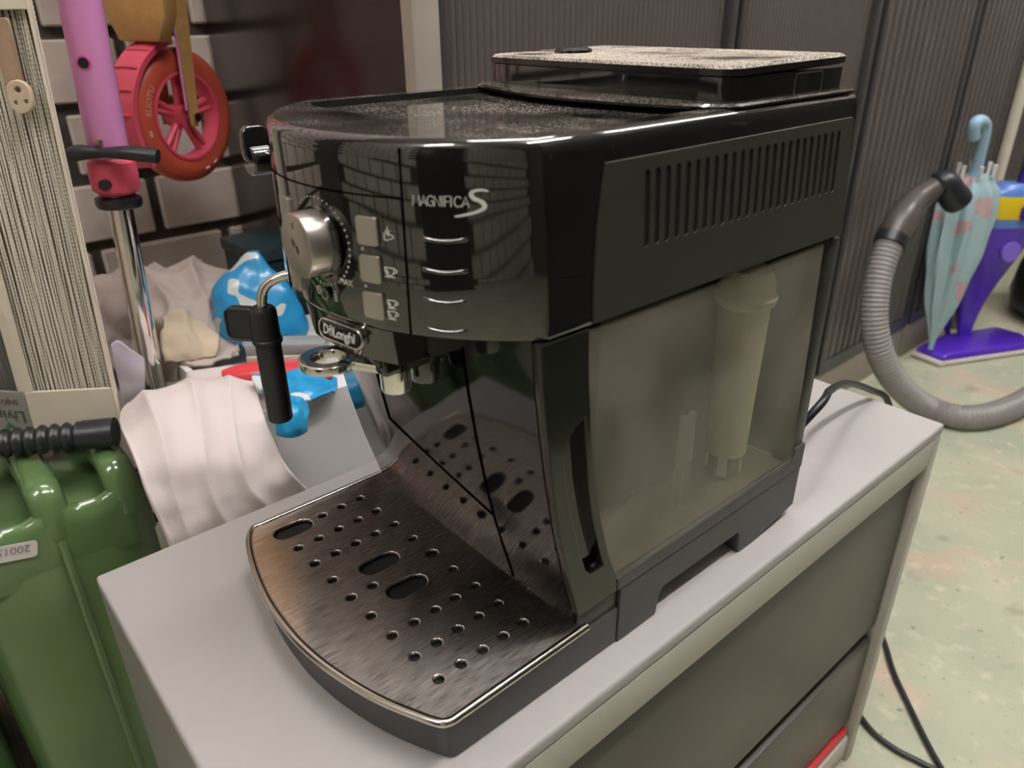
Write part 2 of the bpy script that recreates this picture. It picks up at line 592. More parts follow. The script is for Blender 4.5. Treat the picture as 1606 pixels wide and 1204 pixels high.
M_print = mat('white_print', (0.72, 0.72, 0.70), 0.5)
RA, CYA = 0.145, 0.19


def arc(u, z, d=0.0):
    """front panel: u metres along x at the surface, z height, d outwards"""
    th = math.asin(max(-1, min(1, u/RA)))
    return ((RA+d)*sin(th), CYA-(RA+d)*cos(th), z)


def plan(inset=0.0, sx=1.0, n=44):
    """outline of the head: round front, straight sides"""
    r = RA-inset; hw = .119-inset
    th = math.asin(hw/r)
    pts = [(r*sin(-th+2*th*k/n)*sx, CYA-r*cos(-th+2*th*k/n)) for k in range(n+1)]
    yb_ = .391-inset
    pts += [(hw*sx, .16), (hw*sx, .28), (hw*sx, yb_-.006), ((hw-.006)*sx, yb_), (0, yb_), (-(hw-.006)*sx, yb_), (-hw*sx, yb_-.006), (-hw*sx, .28), (-hw*sx, .16)]
    return pts


ZB, ZT = .238, .331
mb = MB(); rg = []
for z, ins in ((ZB, .004), (ZB+.001, .001), (ZB+.003, 0), (.27, 0), (.30, 0), (.322, 0), (.3275, .0006), (.3298, .002), (ZT, .0045)):
    s = 1-.050*(z-ZB)/(ZT-ZB)
    rg.append([(x, y, z) for x, y in plan(ins, s)])
mb.rings(rg, True, True, False)
mb.build('head_housing', M_gloss, T, smooth=35)
# dusty top plate with the recess of the cup warmer
top_out = [q for q in plan(.0045, .95)]
rec = rrect(-.098, .098, .098, .262, .012)
me = plate2d(top_out, [rec], .0016)
warp(me, lambda c: Vector((c.x, c.y, c.z+ZT-.0008)))
link('top_plate', me, M_glossdust, T, 30)
mb = MB()
r1 = [(x, y, ZT-.0002) for x, y in rec]; r2 = [(x*.99, .18+(y-.18)*.985, ZT-.004) for x, y in rec]
mb.rings([r1, r2], True, False, True)
mb.build('cup_warmer', M_glossdust, T, smooth=30)

# rear deck and bean hopper lid
def lidplan(hx, ya_, yb_, bow, r=.01, n=16):
    pts = []
    for k in range(n+1):
        x = -hx+r + (2*hx-2*r)*k/n
        pts.append((x, ya_ + bow*((x/hx)**2)))
    e = ya_+bow
    pts += [(hx-.003, e+.003), (hx, e+r), (hx, yb_-.006), (hx-.006, yb_), (-hx+.006, yb_), (-hx, yb_-.006), (-hx, e+r), (-hx+.003, e+.003)]
    return pts


mb = MB()
mb.rings([[(x, y, z) for x, y in lidplan(.1115-i, .222+i, .388-i, .024)] for z, i in ((.3308, 0), (.3322, 0), (.3334, .0012))])
mb.build('rear_deck', M_glossdust, T, smooth=35)
mb = MB()
mb.rings([[(x, y, z) for x, y in lidplan(.1050-i, .2508+i, .380-i, .004)] for z, i in ((.332, 0), (.3462, 0))])
mb.build('bean_hopper', M_gloss, T, smooth=35)
mb = MB()
mb.rings([[(x, y, z+(y-.25)*.015) for x, y in lidplan(.1055-i, .250+i, .381-i, .004)] for z, i in ((.3462, .001), (.3470, 0), (.3505, 0), (.3522, .0018))])
lid = mb.build('hopper_lid', M_lid, T, smooth=35)
MB().lathe([(.014, 0), (.0138, .002), (.011, .0036), (.005, .0044), (0.0005, .0045)], (-.062, .30, .3526), 'Z', 20).build('lid_knob', M_gloss, lid)
me = plate2d(rrect(-.016, .016, -.0095, .004, .003), [rrect(-.0152, .0152, -.0087, .0032, .0025)], .0008)
warp(me, lambda c: Vector((.1048+c.z, .335+c.x, .3415+c.y)))
link('lid_latch', me, mat('latch_edge', (.06, .06, .06), .25), lid, 30)

# side panel with vent slots (right side)
def side_x(z):
    return .119*(1-.050*(z-ZB)/(ZT-ZB)) if z > ZB else .119


outer = [(.1363, .2400), (.1372, .262), (.1400, .289), (.1455, .3165), (.379, .3165), (.381, .3145), (.384, .2400)]
slots = []
for k in range(24):
    yy = .1755+(.3628-.1755)*k/23
    slots.append(stadium(yy, .2905, .0172, .0021, pi/2, 6))
me = plate2d(outer, slots, .0022, .0003)
warp(me, lambda c: Vector((side_x(c.y)+.0002+c.z, c.x, c.y)))
sp = link('side_panel', me, M_matte, T, 30)
MB().box(.05, side_x(.31)-.0005, .168, .372, .268, .313)
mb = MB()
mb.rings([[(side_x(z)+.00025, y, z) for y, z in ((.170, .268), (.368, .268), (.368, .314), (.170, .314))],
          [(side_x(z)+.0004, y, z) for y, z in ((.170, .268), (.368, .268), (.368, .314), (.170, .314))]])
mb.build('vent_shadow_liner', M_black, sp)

# front door seam lines and embossed ridges on the head
def hair(name, pts, w_, m_, parent=T, d=.0001, ext=.00015):
    """thin line on the front panel; pts are (u, z)"""
    lines = []
    for a, b in zip(pts, pts[1:]):
        nn = max(2, int(abs(b[0]-a[0])/.004)+2)
        lines += [(a[0]+(b[0]-a[0])*k/(nn-1), a[1]+(b[1]-a[1])*k/(nn-1)) for k in range(nn)]
    out = [lines[0]]
    for q in lines[1:]:
        if (q[0]-out[-1][0])**2+(q[1]-out[-1][1])**2 > 1e-9: out.append(q)
    sc = lambda z: 1-.050*(z-ZB)/(ZT-ZB)
    def fnm(x, y, e):
        p = arc(x/sc(y), y, d+e)
        return (p[0]*sc(y), p[1], p[2])
    return strokes([out], w_, fnm, ext).build(name, m_, parent)


M_seam = mat('seam_shadow', (0.0015, 0.0015, 0.0015), 0.9, spec=0.0)
hair('panel_seam', [(.068, .2385), (.0675, .327)], .0009, M_seam)
hair('panel_seam', [(-.045, .305), (.0675, .305)], .0008, M_seam)
hair('panel_seam', [(-.036, .2385), (-.036, .305)], .0008, M_seam)
sc_ = lambda z: 1-.050*(z-ZB)/(ZT-ZB)
for k in range(4):
    zc = .2878-.0147*k
    mb = MB(); R_ = []
    for i in range(13):
        u = .0745+(.0925-.0745)*i/12
        h = .0011*sin(pi*i/12)**.4
        zz_ = zc - .0012*sin(pi*i/12)
        ring = []
        for a in range(6):
            an = 2*pi*a/6
            p = arc(u/sc_(zz_), zz_+.0011*cos(an), max(-.001, h*sin(an)))
            ring.append((p[0]*sc_(zz_), p[1], p[2]))
        R_.append(ring)
    mb.rings(R_).build('embossed_ridge', M_gloss, T, smooth=60)


def arcd(x, y, e):
    s = sc_(y)
    p = arc(x/s, y, e)
    return (p[0]*s, p[1], p[2])


# model lettering on the door, thin strokes
def letters(word, h, adv):
    G = {'M': ([[(0,0),(0.08,1),(.45,.25),(.82,1),(.9,0)]], 1.12), 'A': ([[(0,0),(.4,1),(.8,0)],[(.16,.33),(.64,.33)]], .88),
         'G': ([[(.82,.8),(.62,.97),(.4,1),(.15,.85),(.04,.5),(.15,.15),(.42,0),(.7,.08),(.82,.25),(.82,.48),(.5,.48)]], 1.02),
         'N': ([[(0,0),(0,1),(.7,0),(.7,1)]], 1.02), 'I': ([[(0,0),(0,1)]], .34), 'F': ([[(0,0),(0,1),(.55,1)],[(-.10,.5),(.5,.5)]], .80),
         'C': ([[(.8,.82),(.62,.97),(.42,1),(.15,.85),(.04,.5),(.15,.15),(.42,0),(.64,.04),(.8,.18)]], .98)}
    x = 0; out = []
    for ch in word:
        ls, a = G[ch]
        for l in ls:
            out.append([(x+px_*h, py_*h) for px_, py_ in l])
        x += a*h*adv
    return out, x


ls, wid = letters('MAGNIFICA', .0046, .92)
k = (.0930-.0722)/wid
ls = [[(.0722+a*k, .3024+b) for a, b in l] for l in ls]
strokes(ls, .00036, arcd, .0003).build('model_lettering', M_print, T)
S_ = [Vector((.0990, .3095)), Vector((.0965, .3100)), Vector((.0938, .3090)), Vector((.0942, .3066)), Vector((.0972, .3046)), Vector((.0978, .3022)), Vector((.0950, .3002)), Vector((.0900, .2985)), Vector((.0880, .2982))]
S_ = [tuple(crom(S_, i/40)) for i in range(41)]
strokes([S_], lambda q: .0006+.0010*sin(pi*min(1, q*1.02)), arcd, .0003).build('swoosh_letter', M_print, T)

# control panel: buttons, knob, dots, icons
KU, KZ = .0155, .2780
def button(u, z, hw=.0058, hh=.0069):
    me = plate2d(rrect(-hw, hw, -hh, hh, .0018, 4), [], .0022, .0005)
    warp(me, lambda c: Vector(arcd(u+c.x, z+c.y, .0005+c.z)))
    o = link('button', me, M_silver, T, 40)
    return o
for u in (.0498, -.0165):
    for z in (.2885, .2700, .2515):
        button(u, z)
mb = MB().lathe([(.0185, .0), (.0185, -.0015), (.0176, -.003)], (KU, .0475, KZ), 'Y', 48)
mb.build('knob_collar', M_gloss, T)
mb = MB().lathe([(.0162, -.002), (.0162, -.0130), (.0157, -.0142), (.0146, -.0147), (.0005, -.0147)], (KU, .0475, KZ), 'Y', 64)
kn = mb.build('control_knob', M_silver, T, smooth=35)
for dx, dz, an in ((-.0018, .0012, .3), (.0018, -.0016, .3)):
    me = plate2d([(.0011*cos(a)*.9, .0021*sin(a)) for a in [2*pi*i/14 for i in range(14)]], [], .0003)
    warp(me, lambda c: Vector((KU+dx+c.x*cos(an)-c.y*sin(an), .0326+c.z, KZ+dz+c.x*sin(an)+c.y*cos(an))))
    link('bean_mark', me, mat('dark_print', (.05, .045, .04), .5), kn, 0)
MB().box(KU-.0003, KU+.0003, .0325, .0329, KZ+.0085, KZ+.0115).build('pointer_mark', mat('dark_print', (.05, .045, .04), .5), kn)
for k in range(34):
    a = radians(130-270*k/33)
    sz = .00035+.0004*k/33
    u, z = KU+.0222*cos(a), KZ+.0222*sin(a)
    me = plate2d(circle(0, 0, sz, 6), [], .0003)
    warp(me, lambda c: Vector(arcd(u+c.x, z+c.y, .0001+c.z)))
    link('dial_dot', me, M_print, T, 0)
me = text_mesh('MAX', .0042, .00015)
warp(me, lambda c: Vector(arcd(KU+.0175+c.x, .2600+c.y, .0002+c.z)))
link('dial_lettering', me, M_print, T, 0)
def ring2d(name, u, z, r, r2, m_, d=.0002, th=.0006, parent=T):
    me = plate2d(circle(0, 0, r, 24), [circle(0, 0, r2, 24)] if r2 else [], th)
    warp(me, lambda c: Vector(arcd(u+c.x, z+c.y, d+c.z)))
    return link(name, me, m_, parent, 0)
ring2d('coffee_selector', .0165, .2507, .0034, 0, mat('dark_button', (.02, .02, .02), .2), .0006, .0014)
ring2d('selector_ring', .0165, .2507, .0030, .0022, mat('grey_print', (.3, .29, .27), .4), .0013)
ring2d('bean_icon', .0095, .2512, .0022, .0018, M_print)
strokes([[(.0080, .2520), (.0110, .2504)], [(.0085, .2507), (.0105, .2519)]], .0003, arcd, .0003).build('bean_icon_lines', M_print, T)
strokes([[(.0225, .2485+.0012*k_), (.0250, .2485+.0012*k_)] for k_ in range(5)], .0005, arcd, .0003).build('ground_icon', M_print, T)
def cup(u, z, s):
    pts = [[(u-.0026*s, z+.0018*s), (u+.0022*s, z+.0018*s), (u+.0018*s, z-.0008*s), (u+.0006*s, z-.0020*s), (u-.0010*s, z-.0020*s), (u-.0022*s, z-.0008*s), (u-.0026*s, z+.0018*s)],
           [(u+.0022*s, z+.0012*s), (u+.0034*s, z+.0010*s), (u+.0034*s, z-.0002*s), (u+.0020*s, z-.0006*s)], [(u-.0026*s, z-.0027*s), (u+.0022*s, z-.0027*s)],
           [(u-.0018*s, z+.0008*s), (u-.0008*s, z-.0012*s)]]
    strokes(pts, .0005, arcd, .0003).build('cup_icon', M_print, T)
cup(.0598, .2700, 1.0)
cup(.0596, .2538, .9)
cup(.0594, .2482, .9)
strokes([[(.0600, .2915), (.0600, .2875)], [(.0590, .2900), (.0600, .2872), (.0610, .2900)],
         [(.0600+.0022*cos(a)*(1+.25*cos(3*a)), .2868+.0016*sin(a)*(1+.25*cos(3*a))) for a in [2*pi*i/20 for i in range(21)]]], .0004, arcd, .0003).build('steam_icon', M_print, T)
for z in (.2795, .2608):
    ring2d('indicator_light', .0460, z, .0007, 0, M_print)

# steam dial on the far end of the head front
mb = MB().lathe([(.0090, .004), (.0090, -.020), (.0082, -.0215), (.0005, -.0215)], (-.095, .082, .3015), 'Y', 24)
sd = mb.build('steam_dial', M_gloss, T)
me = plate2d(rrect(-.0085, .0085, -.002, .020, .006), [], .006, .0012)
warp(me, lambda c: Vector((-.095+c.z*1.0, .0665+c.x, .3015+c.y)))
link('dial_paddle', me, M_gloss, sd, 40)

# lower body with hollow front, dark glossy
PROF = [(.030, .1390), (.0467, .1348), (.0816, .1249), (.1183, .1167), (.1553, .1102), (.1883, .1056), (.2183, .1022), (.2381, .1012)]
mb = MB(); rg = []
zs = [.034+(.2385-.034)*k/24 for k in range(25)]
for z in zs:
    yf = interp(PROF, z)
    rg.append([(-.119, yf+.010, z), (-.117, yf+.003, z), (-.112, yf, z), (-.05, yf-.001, z), (.0, yf-.0015, z), (.06, yf-.001, z), (.1125, yf, z), (.1125, .150, z), (.060, .150, z), (.060, .385, z), (.06, .390, z), (-.113, .390, z), (-.119, .384, z)])
mb.rings(rg)
lb = mb.build('lower_body', mat('gloss_black_lower', (.006, .006, .0065), .07, spec=.45), T, smooth=35)
# seams of the grounds drawer on the hollow front
def face_pt(x, z, d):
    return (x, interp(PROF, z)-.0015-d+.0005*(abs(x)/.11)**2*2, z)
strokes([[(.0560, .2375-.2*k/12) for k in range(13)]], .0011, lambda x, z, e: face_pt(x, z, e), .0005).build('drawer_seam', M_seam, lb)
strokes([[(-.052, .205-.082*k/8) for k in range(9)]+[(-.052+.108*k/10, .123-.028*k/10) for k in range(1, 11)]], .0010, lambda x, z, e: face_pt(x, z, e), .0005).build('drawer_seam', M_seam, lb)

# water tank on the right side
M_tank = bpy.data.materials.new('smoky_tank_plastic'); M_tank.use_nodes = True
nt = M_tank.node_tree; N = nt.nodes; L = nt.links
pb = N['Principled BSDF']
pb.inputs['Base Color'].default_value = (0.52, 0.50, 0.44, 1); pb.inputs['Roughness'].default_value = 0.16
tr = N.new('ShaderNodeBsdfTransparent'); tr.inputs['Color'].default_value = (.90, .90, .84, 1)
nz = N.new('ShaderNodeTexNoise'); nz.inputs['Scale'].default_value = 14; nz.inputs['Detail'].default_value = 6
tcn = N.new('ShaderNodeTexCoord'); L.new(tcn.outputs['Object'], nz.inputs['Vector'])
mr = N.new('ShaderNodeMapRange'); mr.inputs['From Min'].default_value = .3; mr.inputs['From Max'].default_value = .75
mr.inputs['To Min'].default_value = .10; mr.inputs['To Max'].default_value = .36
L.new(nz.outputs['Fac'], mr.inputs['Value'])
mx = N.new('ShaderNodeMixShader')
L.new(mr.outputs['Result'], mx.inputs[0]); L.new(tr.outputs[0], mx.inputs[1]); L.new(pb.outputs[0], mx.inputs[2])
L.new(mx.outputs[0], N['Material Output'].inputs['Surface'])
M_clear = bpy.data.materials.new('clear_plastic'); M_clear.use_nodes = True
nt = M_clear.node_tree; N = nt.nodes; L = nt.links
pb = N['Principled BSDF']; pb.inputs['Base Color'].default_value = (.6, .6, .55, 1); pb.inputs['Roughness'].default_value = .1
tr = N.new('ShaderNodeBsdfTransparent')
mx = N.new('ShaderNodeMixShader'); mx.inputs[0].default_value = .3
L.new(tr.outputs[0], mx.inputs[1]); L.new(pb.outputs[0], mx.inputs[2]); L.new(mx.outputs[0], N['Material Output'].inputs['Surface'])
M_tfront = mat('tank_front_plastic', (0.014, 0.016, 0.012), 0.12, spec=.4)

WIN = [(.0572, .1688), (.0817, .1594), (.1202, .1486), (.1665, .1407), (.207, .1362), (.236, .1347)]
win = [(interp(WIN, .0572+(.236-.0572)*k/14), .0572+(.236-.0572)*k/14) for k in range(15)]
win += [(.3640, .236), (.3738, .062), (.370, .0590)]
me = plate2d(win, [], .0020, .0004)
warp(me, lambda c: Vector((.1176+c.z, c.x, c.y)))
tw = link('water_tank', me, M_tank, T, 30)
# tank body behind the window: floor, back wall, far wall seen through it
M_tin = mat('tank_inner_wall', (0.075, 0.075, 0.062), 0.35, var=.5, vscale=14)
MB().box(.0615, .1160, .150, .372, .0480, .0560).build('tank_floor', mat('limescale_floor', (.20, .18, .15), .6, var=.4, vscale=20), tw)
MB().box(.0610, .0625, .150, .372, .0565, .2370).build('tank_inner_wall', M_tin, tw)
MB().box(.0630, .1160, .3740, .3765, .0565, .2370).build('tank_rear_wall', M_tin, tw)
MB().box(.0630, .1160, .1505, .1530, .0565, .2370)
# filter cartridge and inlet tube standing inside
fx, fy = .0900, .322
mb = MB().lathe([(.0005, .078), (.0150, .078), (.0152, .080), (.0178, .196), (.0205, .198), (.0215, .203), (.0195, .206), (.0190, .212), (.0160, .222), (.0110, .224), (.0005, .225)], (fx, fy, 0), 'Z', 32)
M_filter = mat('white_filter_plastic', (.90, .86, .77), .5)
fc = mb.build('filter_cartridge', M_filter, tw, smooth=40)
MB().lathe([(.0005, .0565), (.0090, .0565), (.0095, .0775), (.0005, .0775)], (fx, fy, 0), 'Z', 24).build('filter_foot', mat('grey_filter_foot', (.28, .27, .24), .5), fc)
for a in range(4):
    an = a*pi/2+.5
    MB().box(-.0035, .0035, -.001, .001, 0, .018).build('filter_fin', M_filter, fc, loc=(fx+.0125*cos(an), fy+.0125*sin(an), .061)).rotation_euler = (0, 0, an+pi/2)
for dx in (-.0045, .0045):
    MB().lathe([(.0030, .0565), (.0030, .130), (.0024, .1325), (.0005, .133)], (.0950, .262+dx, 0), 'Z', 14).build('inlet_tube', M_clear, tw)
# front post of the tank with finger slot
FR = [(interp(PROF, z), z) for z in [.047+(.2375-.047)*k/16 for k in range(17)]]
outer = FR + [(interp(WIN, z)+(.0 if z > .06 else .0), z) for z in reversed([.0572+(.2375-.0572)*k/14 for k in range(15)])] + [(.1697, .0470)]
slot = [(.1335, .187), (.1270, .184), (.1205, .176), (.1190, .168), (.1215, .148), (.1265, .124), (.1330, .100), (.1395, .080), (.1440, .0765), (.1545, .0765), (.1500, .092), (.1440, .113), (.1385, .140), (.1350, .168)]
me = plate2d(outer, [slot], .0060, .0008)
warp(me, lambda c: Vector((.1160+c.z, c.x, c.y)))
tf = link('tank_front', me, M_tfront, T, 30)
cx_, cy_ = sum(q[0] for q in slot)/len(slot), sum(q[1] for q in slot)/len(slot)
mb = MB()
mb.rings([[(.1185, y, z) for y, z in slot], [(.1060, cx_+(y-cx_)*.9, cy_+(z-cy_)*.96) for y, z in slot]], True, False, True)
mb.build('finger_recess', M_gloss, tf, smooth=40)
# matte frame behind the window and under it
MB().box(.100, .1175, .3742, .3900, .0475, .2365).build('rear_corner', M_matte, T, bevel=.002)
me = plate2d([(.1700, .0470), (.3905, .0470), (.3905, .0690), (.376, .0690), (.3738, .0615), (.370, .0580), (.1690, .0570)], [], .006, .0006)
warp(me, lambda c: Vector((.1165+c.z, c.x, c.y)))
link('tank_sill', me, M_base, T, 30)

# base under the tank with the grip notch
outer = [(.1732, .0), (.2125, .0), (.2135, .003), (.2145, .016), (.2190, .0215), (.3080, .0215), (.3105, .019), (.3120, .003), (.3135, 0), (.330, 0), (.3895, .010), (.3905, .0465), (.1732, .0465)]
me = plate2d(outer, [], .236, .001)
warp(me, lambda c: Vector((c.z*1.008 + 0, c.x, c.y)))
link('base', M_base and me, M_base, T, 30)
# drip tray: body, steel plate
TR = [(-.1180, .0330), (-.1175, .0255), (-.105, .0180), (-.088, .0122), (-.072, .0080), (-.048, .0032), (-.025, .0006), (0, 0), (.015, .0006), (.035, .0030), (.055, .0072), (.075, .0128), (.090, .0185), (.104, .0250), (.112, .0290), (.1170, .0325), (.1188, .0370)]
TRs = [tuple(q) for q in spline([Vector((a, b)) for a, b in TR], 60)]
body = [(x*.985, y+.004) for x, y in TRs] + [(.1180, .172), (-.1180, .172)]
mb = MB()
mb.rings([[(x*.995, y if y > .1 else y+.002, 0.0) for x, y in body], [(x, y, .002) for x, y in body], [(x, y, .0305) for x, y in body]])
dt = mb.build('drip_tray', M_base, T, smooth=35)
MB().box(-.1165, .1165, .140, .172, .0305, .0462).build('tray_rear', M_base, T, bevel=.001)
plate = [(x, y) for x, y in TRs] + [(.1188, .1445), (-.1188, .1400)]
holes = []
HP = {-4: (0, 1, 2), -3: (-2, -1, 0, 1, 2), -2: (-2, -1, 0, 1, 2), -1: (-2, 2), 0: (-2, -1, 2), 1: (-2, 2), 2: (-2, -1, 0, 1, 2), 3: (-2, -1, 0, 1, 2), 4: (-2, -1, 0, 1, 2)}
for i, js in HP.items():
    for j in js:
        hx = -.0026+.0234*i; hy = .0775+.0165*j
        hy2 = hy+.040*hx; hx2 = hx-.02*(hy-.0775)
        holes.append(circle(hx2, hy2, .0044 if (i, j) == (0, 2) else .0033, 18))
for hx, hy in ((-.0951, .0489), (-.0192, .0769), (.0137, .0781)):
    holes.append(stadium(hx, hy, .0070, .0078, radians(88), 10))
me = plate2d(plate, holes, .0026, .0008)
warp(me, lambda c: Vector((c.x, c.y, c.z+.0336)))
uvl = me.uv_layers.get('brush') or me.uv_layers.new(name='brush')
for lp in me.loops:
    c = me.vertices[lp.vertex_index].co
    uvl.data[lp.index].uv = (c.x*4+.5, c.y*4+.1)
gp = link('drip_plate', me, M_steel, dt, 35)
# rolled rim around the plate
rim = [(x, y, .0334) for x, y in TRs]
rim = [(-.1180, .139, .0334)] + [(x*.995, y+.0006, z) for x, y, z in rim] + [(.1180, .143, .0334)]
MB().tube(rim, .0028, 10).build('plate_rim', mat('polished_rim', (.66, .62, .56), .16, 1.0), gp, smooth=60)
MB().rings([[(x*.97, y+(.006 if y < .1 else -.002), z) for x, y in plate] for z in (.0306, .0313)]).build('tray_shade_sheet', M_black, dt)  # black sheet below the holes paints in the shade inside the tray

# spout block with badge, outlets and chrome ring
mb = MB(); rg = []
for z, ins, yb2 in ((.2178, .004, .108), (.2190, .001, .112), (.225, 0, .116), (.2384, -.002, .120)):
    ring = []
    for k in range(17):
        u = -.012+.070*k/16
        p = arc(u, z, -.003-ins)
        ring.append(p)
    ring += [(.062-ins, yb2*.8, z), (.060-ins, yb2, z), (-.010+ins, yb2, z)]
    rg.append(ring)
mb.rings(rg)
sb = mb.build('spout_block', M_gloss, T, smooth=40)
bc, bz = .0245, .2308
def badge_pt(c, d=0.0):
    p = arc(bc+c.x, bz+c.y, -.0005+d+c.z)
    return Vector((p[0], p[1]+(bz+c.y-.238)*.10, p[2]))
me = plate2d(stadium(0, 0, .0116, .0052, 0, 12), [], .003, .0006)
bd = link('badge', warp(me, badge_pt), M_gloss, T, 30)
me = plate2d(stadium(0, 0, .0118, .0058, 0, 12), [stadium(0, 0, .0118, .0049, 0, 12)], .004, .0004)
link('badge_frame', warp(me, badge_pt), M_chrome, bd, 40)
me = text_mesh('D\u0113Longhi', .0070, .0002, bold=.00012, space=.95)
xs = [v.co.x for v in me.vertices]; kx = .0245/(max(xs)-min(xs))
warp(me, lambda c: badge_pt(Vector((c.x*kx, c.y*1.05, c.z)), .0019))
link('badge_lettering', me, M_print, bd, 0)
for oy_, om_ in ((.070, M_chrome), (.090, M_gloss)):
    MB().lathe([(.0100, .2180), (.0098, .2085)], (.0365, oy_, 0), 'Z', 24).build('outlet_collar', M_gloss, T)
    MB().lathe([(.0085, .209), (.0085, .1960), (.0080, .1950), (.0062, .1950), (.0060, .209)], (.0365, oy_, 0), 'Z', 32).build('coffee_outlet', om_, T, smooth=35)
rc = (.0095, .0450)
me = plate2d(circle(*rc, .0160, 40), [circle(*rc, .0090, 32)], .0052, .0009)
rgm = link('chrome_ring', warp(me, lambda c: Vector((c.x, c.y, c.z+.2105))), M_chrome, T, 40)
me = plate2d([(.0225, .0500), (.0410, .0600), (.0400, .0760), (.0290, .0720), (.0170, .0590)], [], .0048, .0008)
link('ring_arm', warp(me, lambda c: Vector((c.x, c.y, c.z+.2105))), M_chrome, rgm, 40)
MB().box(.024, .046, .058, .100, .2080, .2185).build('spout_underside', M_gloss, T, bevel=.002)

# steam wand
wx, wy = -.100, .0555
MB().tube(spline([(-.080, .098, .236), (-.084, .088, .231), (-.094, .068, .2275), (-.099, .058, .220), (wx, wy, .206)], 16), .0034, 12).build('steam_pipe', M_chrome, T, smooth=60)
mb = MB().lathe([(.0005, .2085), (.0072, .2085), (.0088, .206), (.0092, .187), (.0100, .1862), (.0100, .1840), (.0086, .1832), (.0086, .1262), (.0078, .1250), (.0005, .1250)], (wx, wy, 0), 'Z', 28)
wd = mb.build('frothing_wand', M_rubber, T, smooth=40)
me = plate2d(rrect(-.0265, -.004, -.0115, .0115, .0055), [], .0050, .0008)
dirv = Vector((cos(radians(40)), sin(radians(40)), 0))
dn = Vector((-dirv.y, dirv.x, 0))
def tabpt(c):
    q = Vector((wx, wy, .1955))+dirv*c.x+dn*c.z
    return Vector((q.x, q.y, .1962+c.y))
link('wand_tab', warp(me, tabpt), M_rubber, wd, 40)
me = plate2d(rrect(-.0268, -.004, -.0118, .0118, .0058), [rrect(-.0250, -.0055, -.0100, .0100, .0042)], .0066, .0008)
link('tab_rim', warp(me, tabpt), M_rubber, wd, 40)

# mains cord from the back of the machine, over the far edge of the cabinet and down to the floor
pts = [Vector((.085, .3935, TOP+.030))] + [P(a, b, Y=c) for a, b, c in ((1285, 636, .435), (1302, 612, .485), (1330, 601, .56), (1365, 611, .63), (1392, 628, .668))]
q = pts[-1]
pts += [Vector((q.x+.004, .685, TOP-.06)), Vector((q.x+.006, .690, .30)), Vector((q.x+.004, .70, .10)), Vector((q.x, .74, .0042)), Vector((q.x-.1, .86, .0042))]
tag(MB().tube(spline(pts, 70), .0036, 10).build('power_cord', M_rubber, None, smooth=60), 'black mains cord arching from the coffee machine over the cabinet edge', 'cord')

# ------------------------------------------------------------------ green jerry cans
M_green = mat('green_enamel', (0.105, 0.185, 0.07), 0.16, coat=.5, var=.12, vscale=10)
M_sticker = mat('price_sticker', (0.72, 0.68, 0.66), 0.6)


def jerry_can(loc, label):
    t = thing('jerry_can', label, 'jerry can', loc, 'green jerry cans beside the grey cabinet')
    hx, hy = .1725, .0940
    mb = MB(); rg = []
    for z, i in ((0, .022), (.006, .010), (.016, .003), (.030, 0), (.12, 0), (.25, 0), (.34, 0), (.385, .002), (.405, .008), (.418, .022), (.424, .045)):
        rg.append([(x, y, z) for x, y in rrect(-hx+i, hx-i, -hy+i*.75, hy-i*.75, .052-i*.3, 8)])
    mb.rings(rg)
    b = mb.build('can_body', M_green, t, smooth=40)
    # welded flange running round the middle of the can
    path = []
    for k in range(160):
        a = 2*pi*k/160
        c_, s_ = cos(a), sin(a)
        e = 9.0
        x = (hx+.0015)*(abs(c_)**(2/e))*(1 if c_ > 0 else -1)
        z = .221+(.219)*(abs(s_)**(2/e))*(1 if s_ > 0 else -1)
        path.append((x, 0, z))
    path.append(path[0])
    MB().tube(path, .0036, 8, False, sx=1.2).build('weld_seam', M_green, t, smooth=60)
    # three carrying handles on top
    for yy in (-.068, 0, .068):
        pth = spline([(hx-.012, yy, .410), (hx-.013, yy, .432), (hx-.024, yy, .4525), (hx-.050, yy, .4565), (.0, yy, .4565), (-.05, yy, .4545), (-.072, yy, .430), (-.078, yy, .405)], 36)
        MB().tube(pth, .0125, 12, sx=1.35).build('handle', M_green, t, smooth=60)
    # front shoulder joining the handle feet
    mb = MB(); R_ = []
    for k in range(33):
        y = -.091+.182*k/32
        h = .436+.012*cos(pi*y/.068)**4
        e_ = .018*max(0, abs(y)-.071)/.020
        R_.append([(hx-.002-e_, y, .370), (hx-.0005-e_, y, h-.020), (hx-.004-e_, y, h-.006), (hx-.012-e_, y, h), (hx-.020-e_, y, h-.004), (hx-.024-e_, y, h-.02), (hx-.030-e_, y, .370)])
    mb.rings(R_).build('shoulder', M_green, t, smooth=60)
    MB().lathe([(.0005, .405), (.028, .405), (.030, .41), (.030, .436), (.026, .442), (.0005, .443)], (-.128, 0, 0), 'Z', 24).build('filler_cap', mat('dark_green_cap', (.02, .05, .015), .35), t)
    return t


c1 = jerry_can((-.572, -.073, 0), 'green metal jerry can with a white price sticker beside the laundry')
c2 = jerry_can((-.585, -.275, 0), 'green metal jerry can standing behind the stickered one')
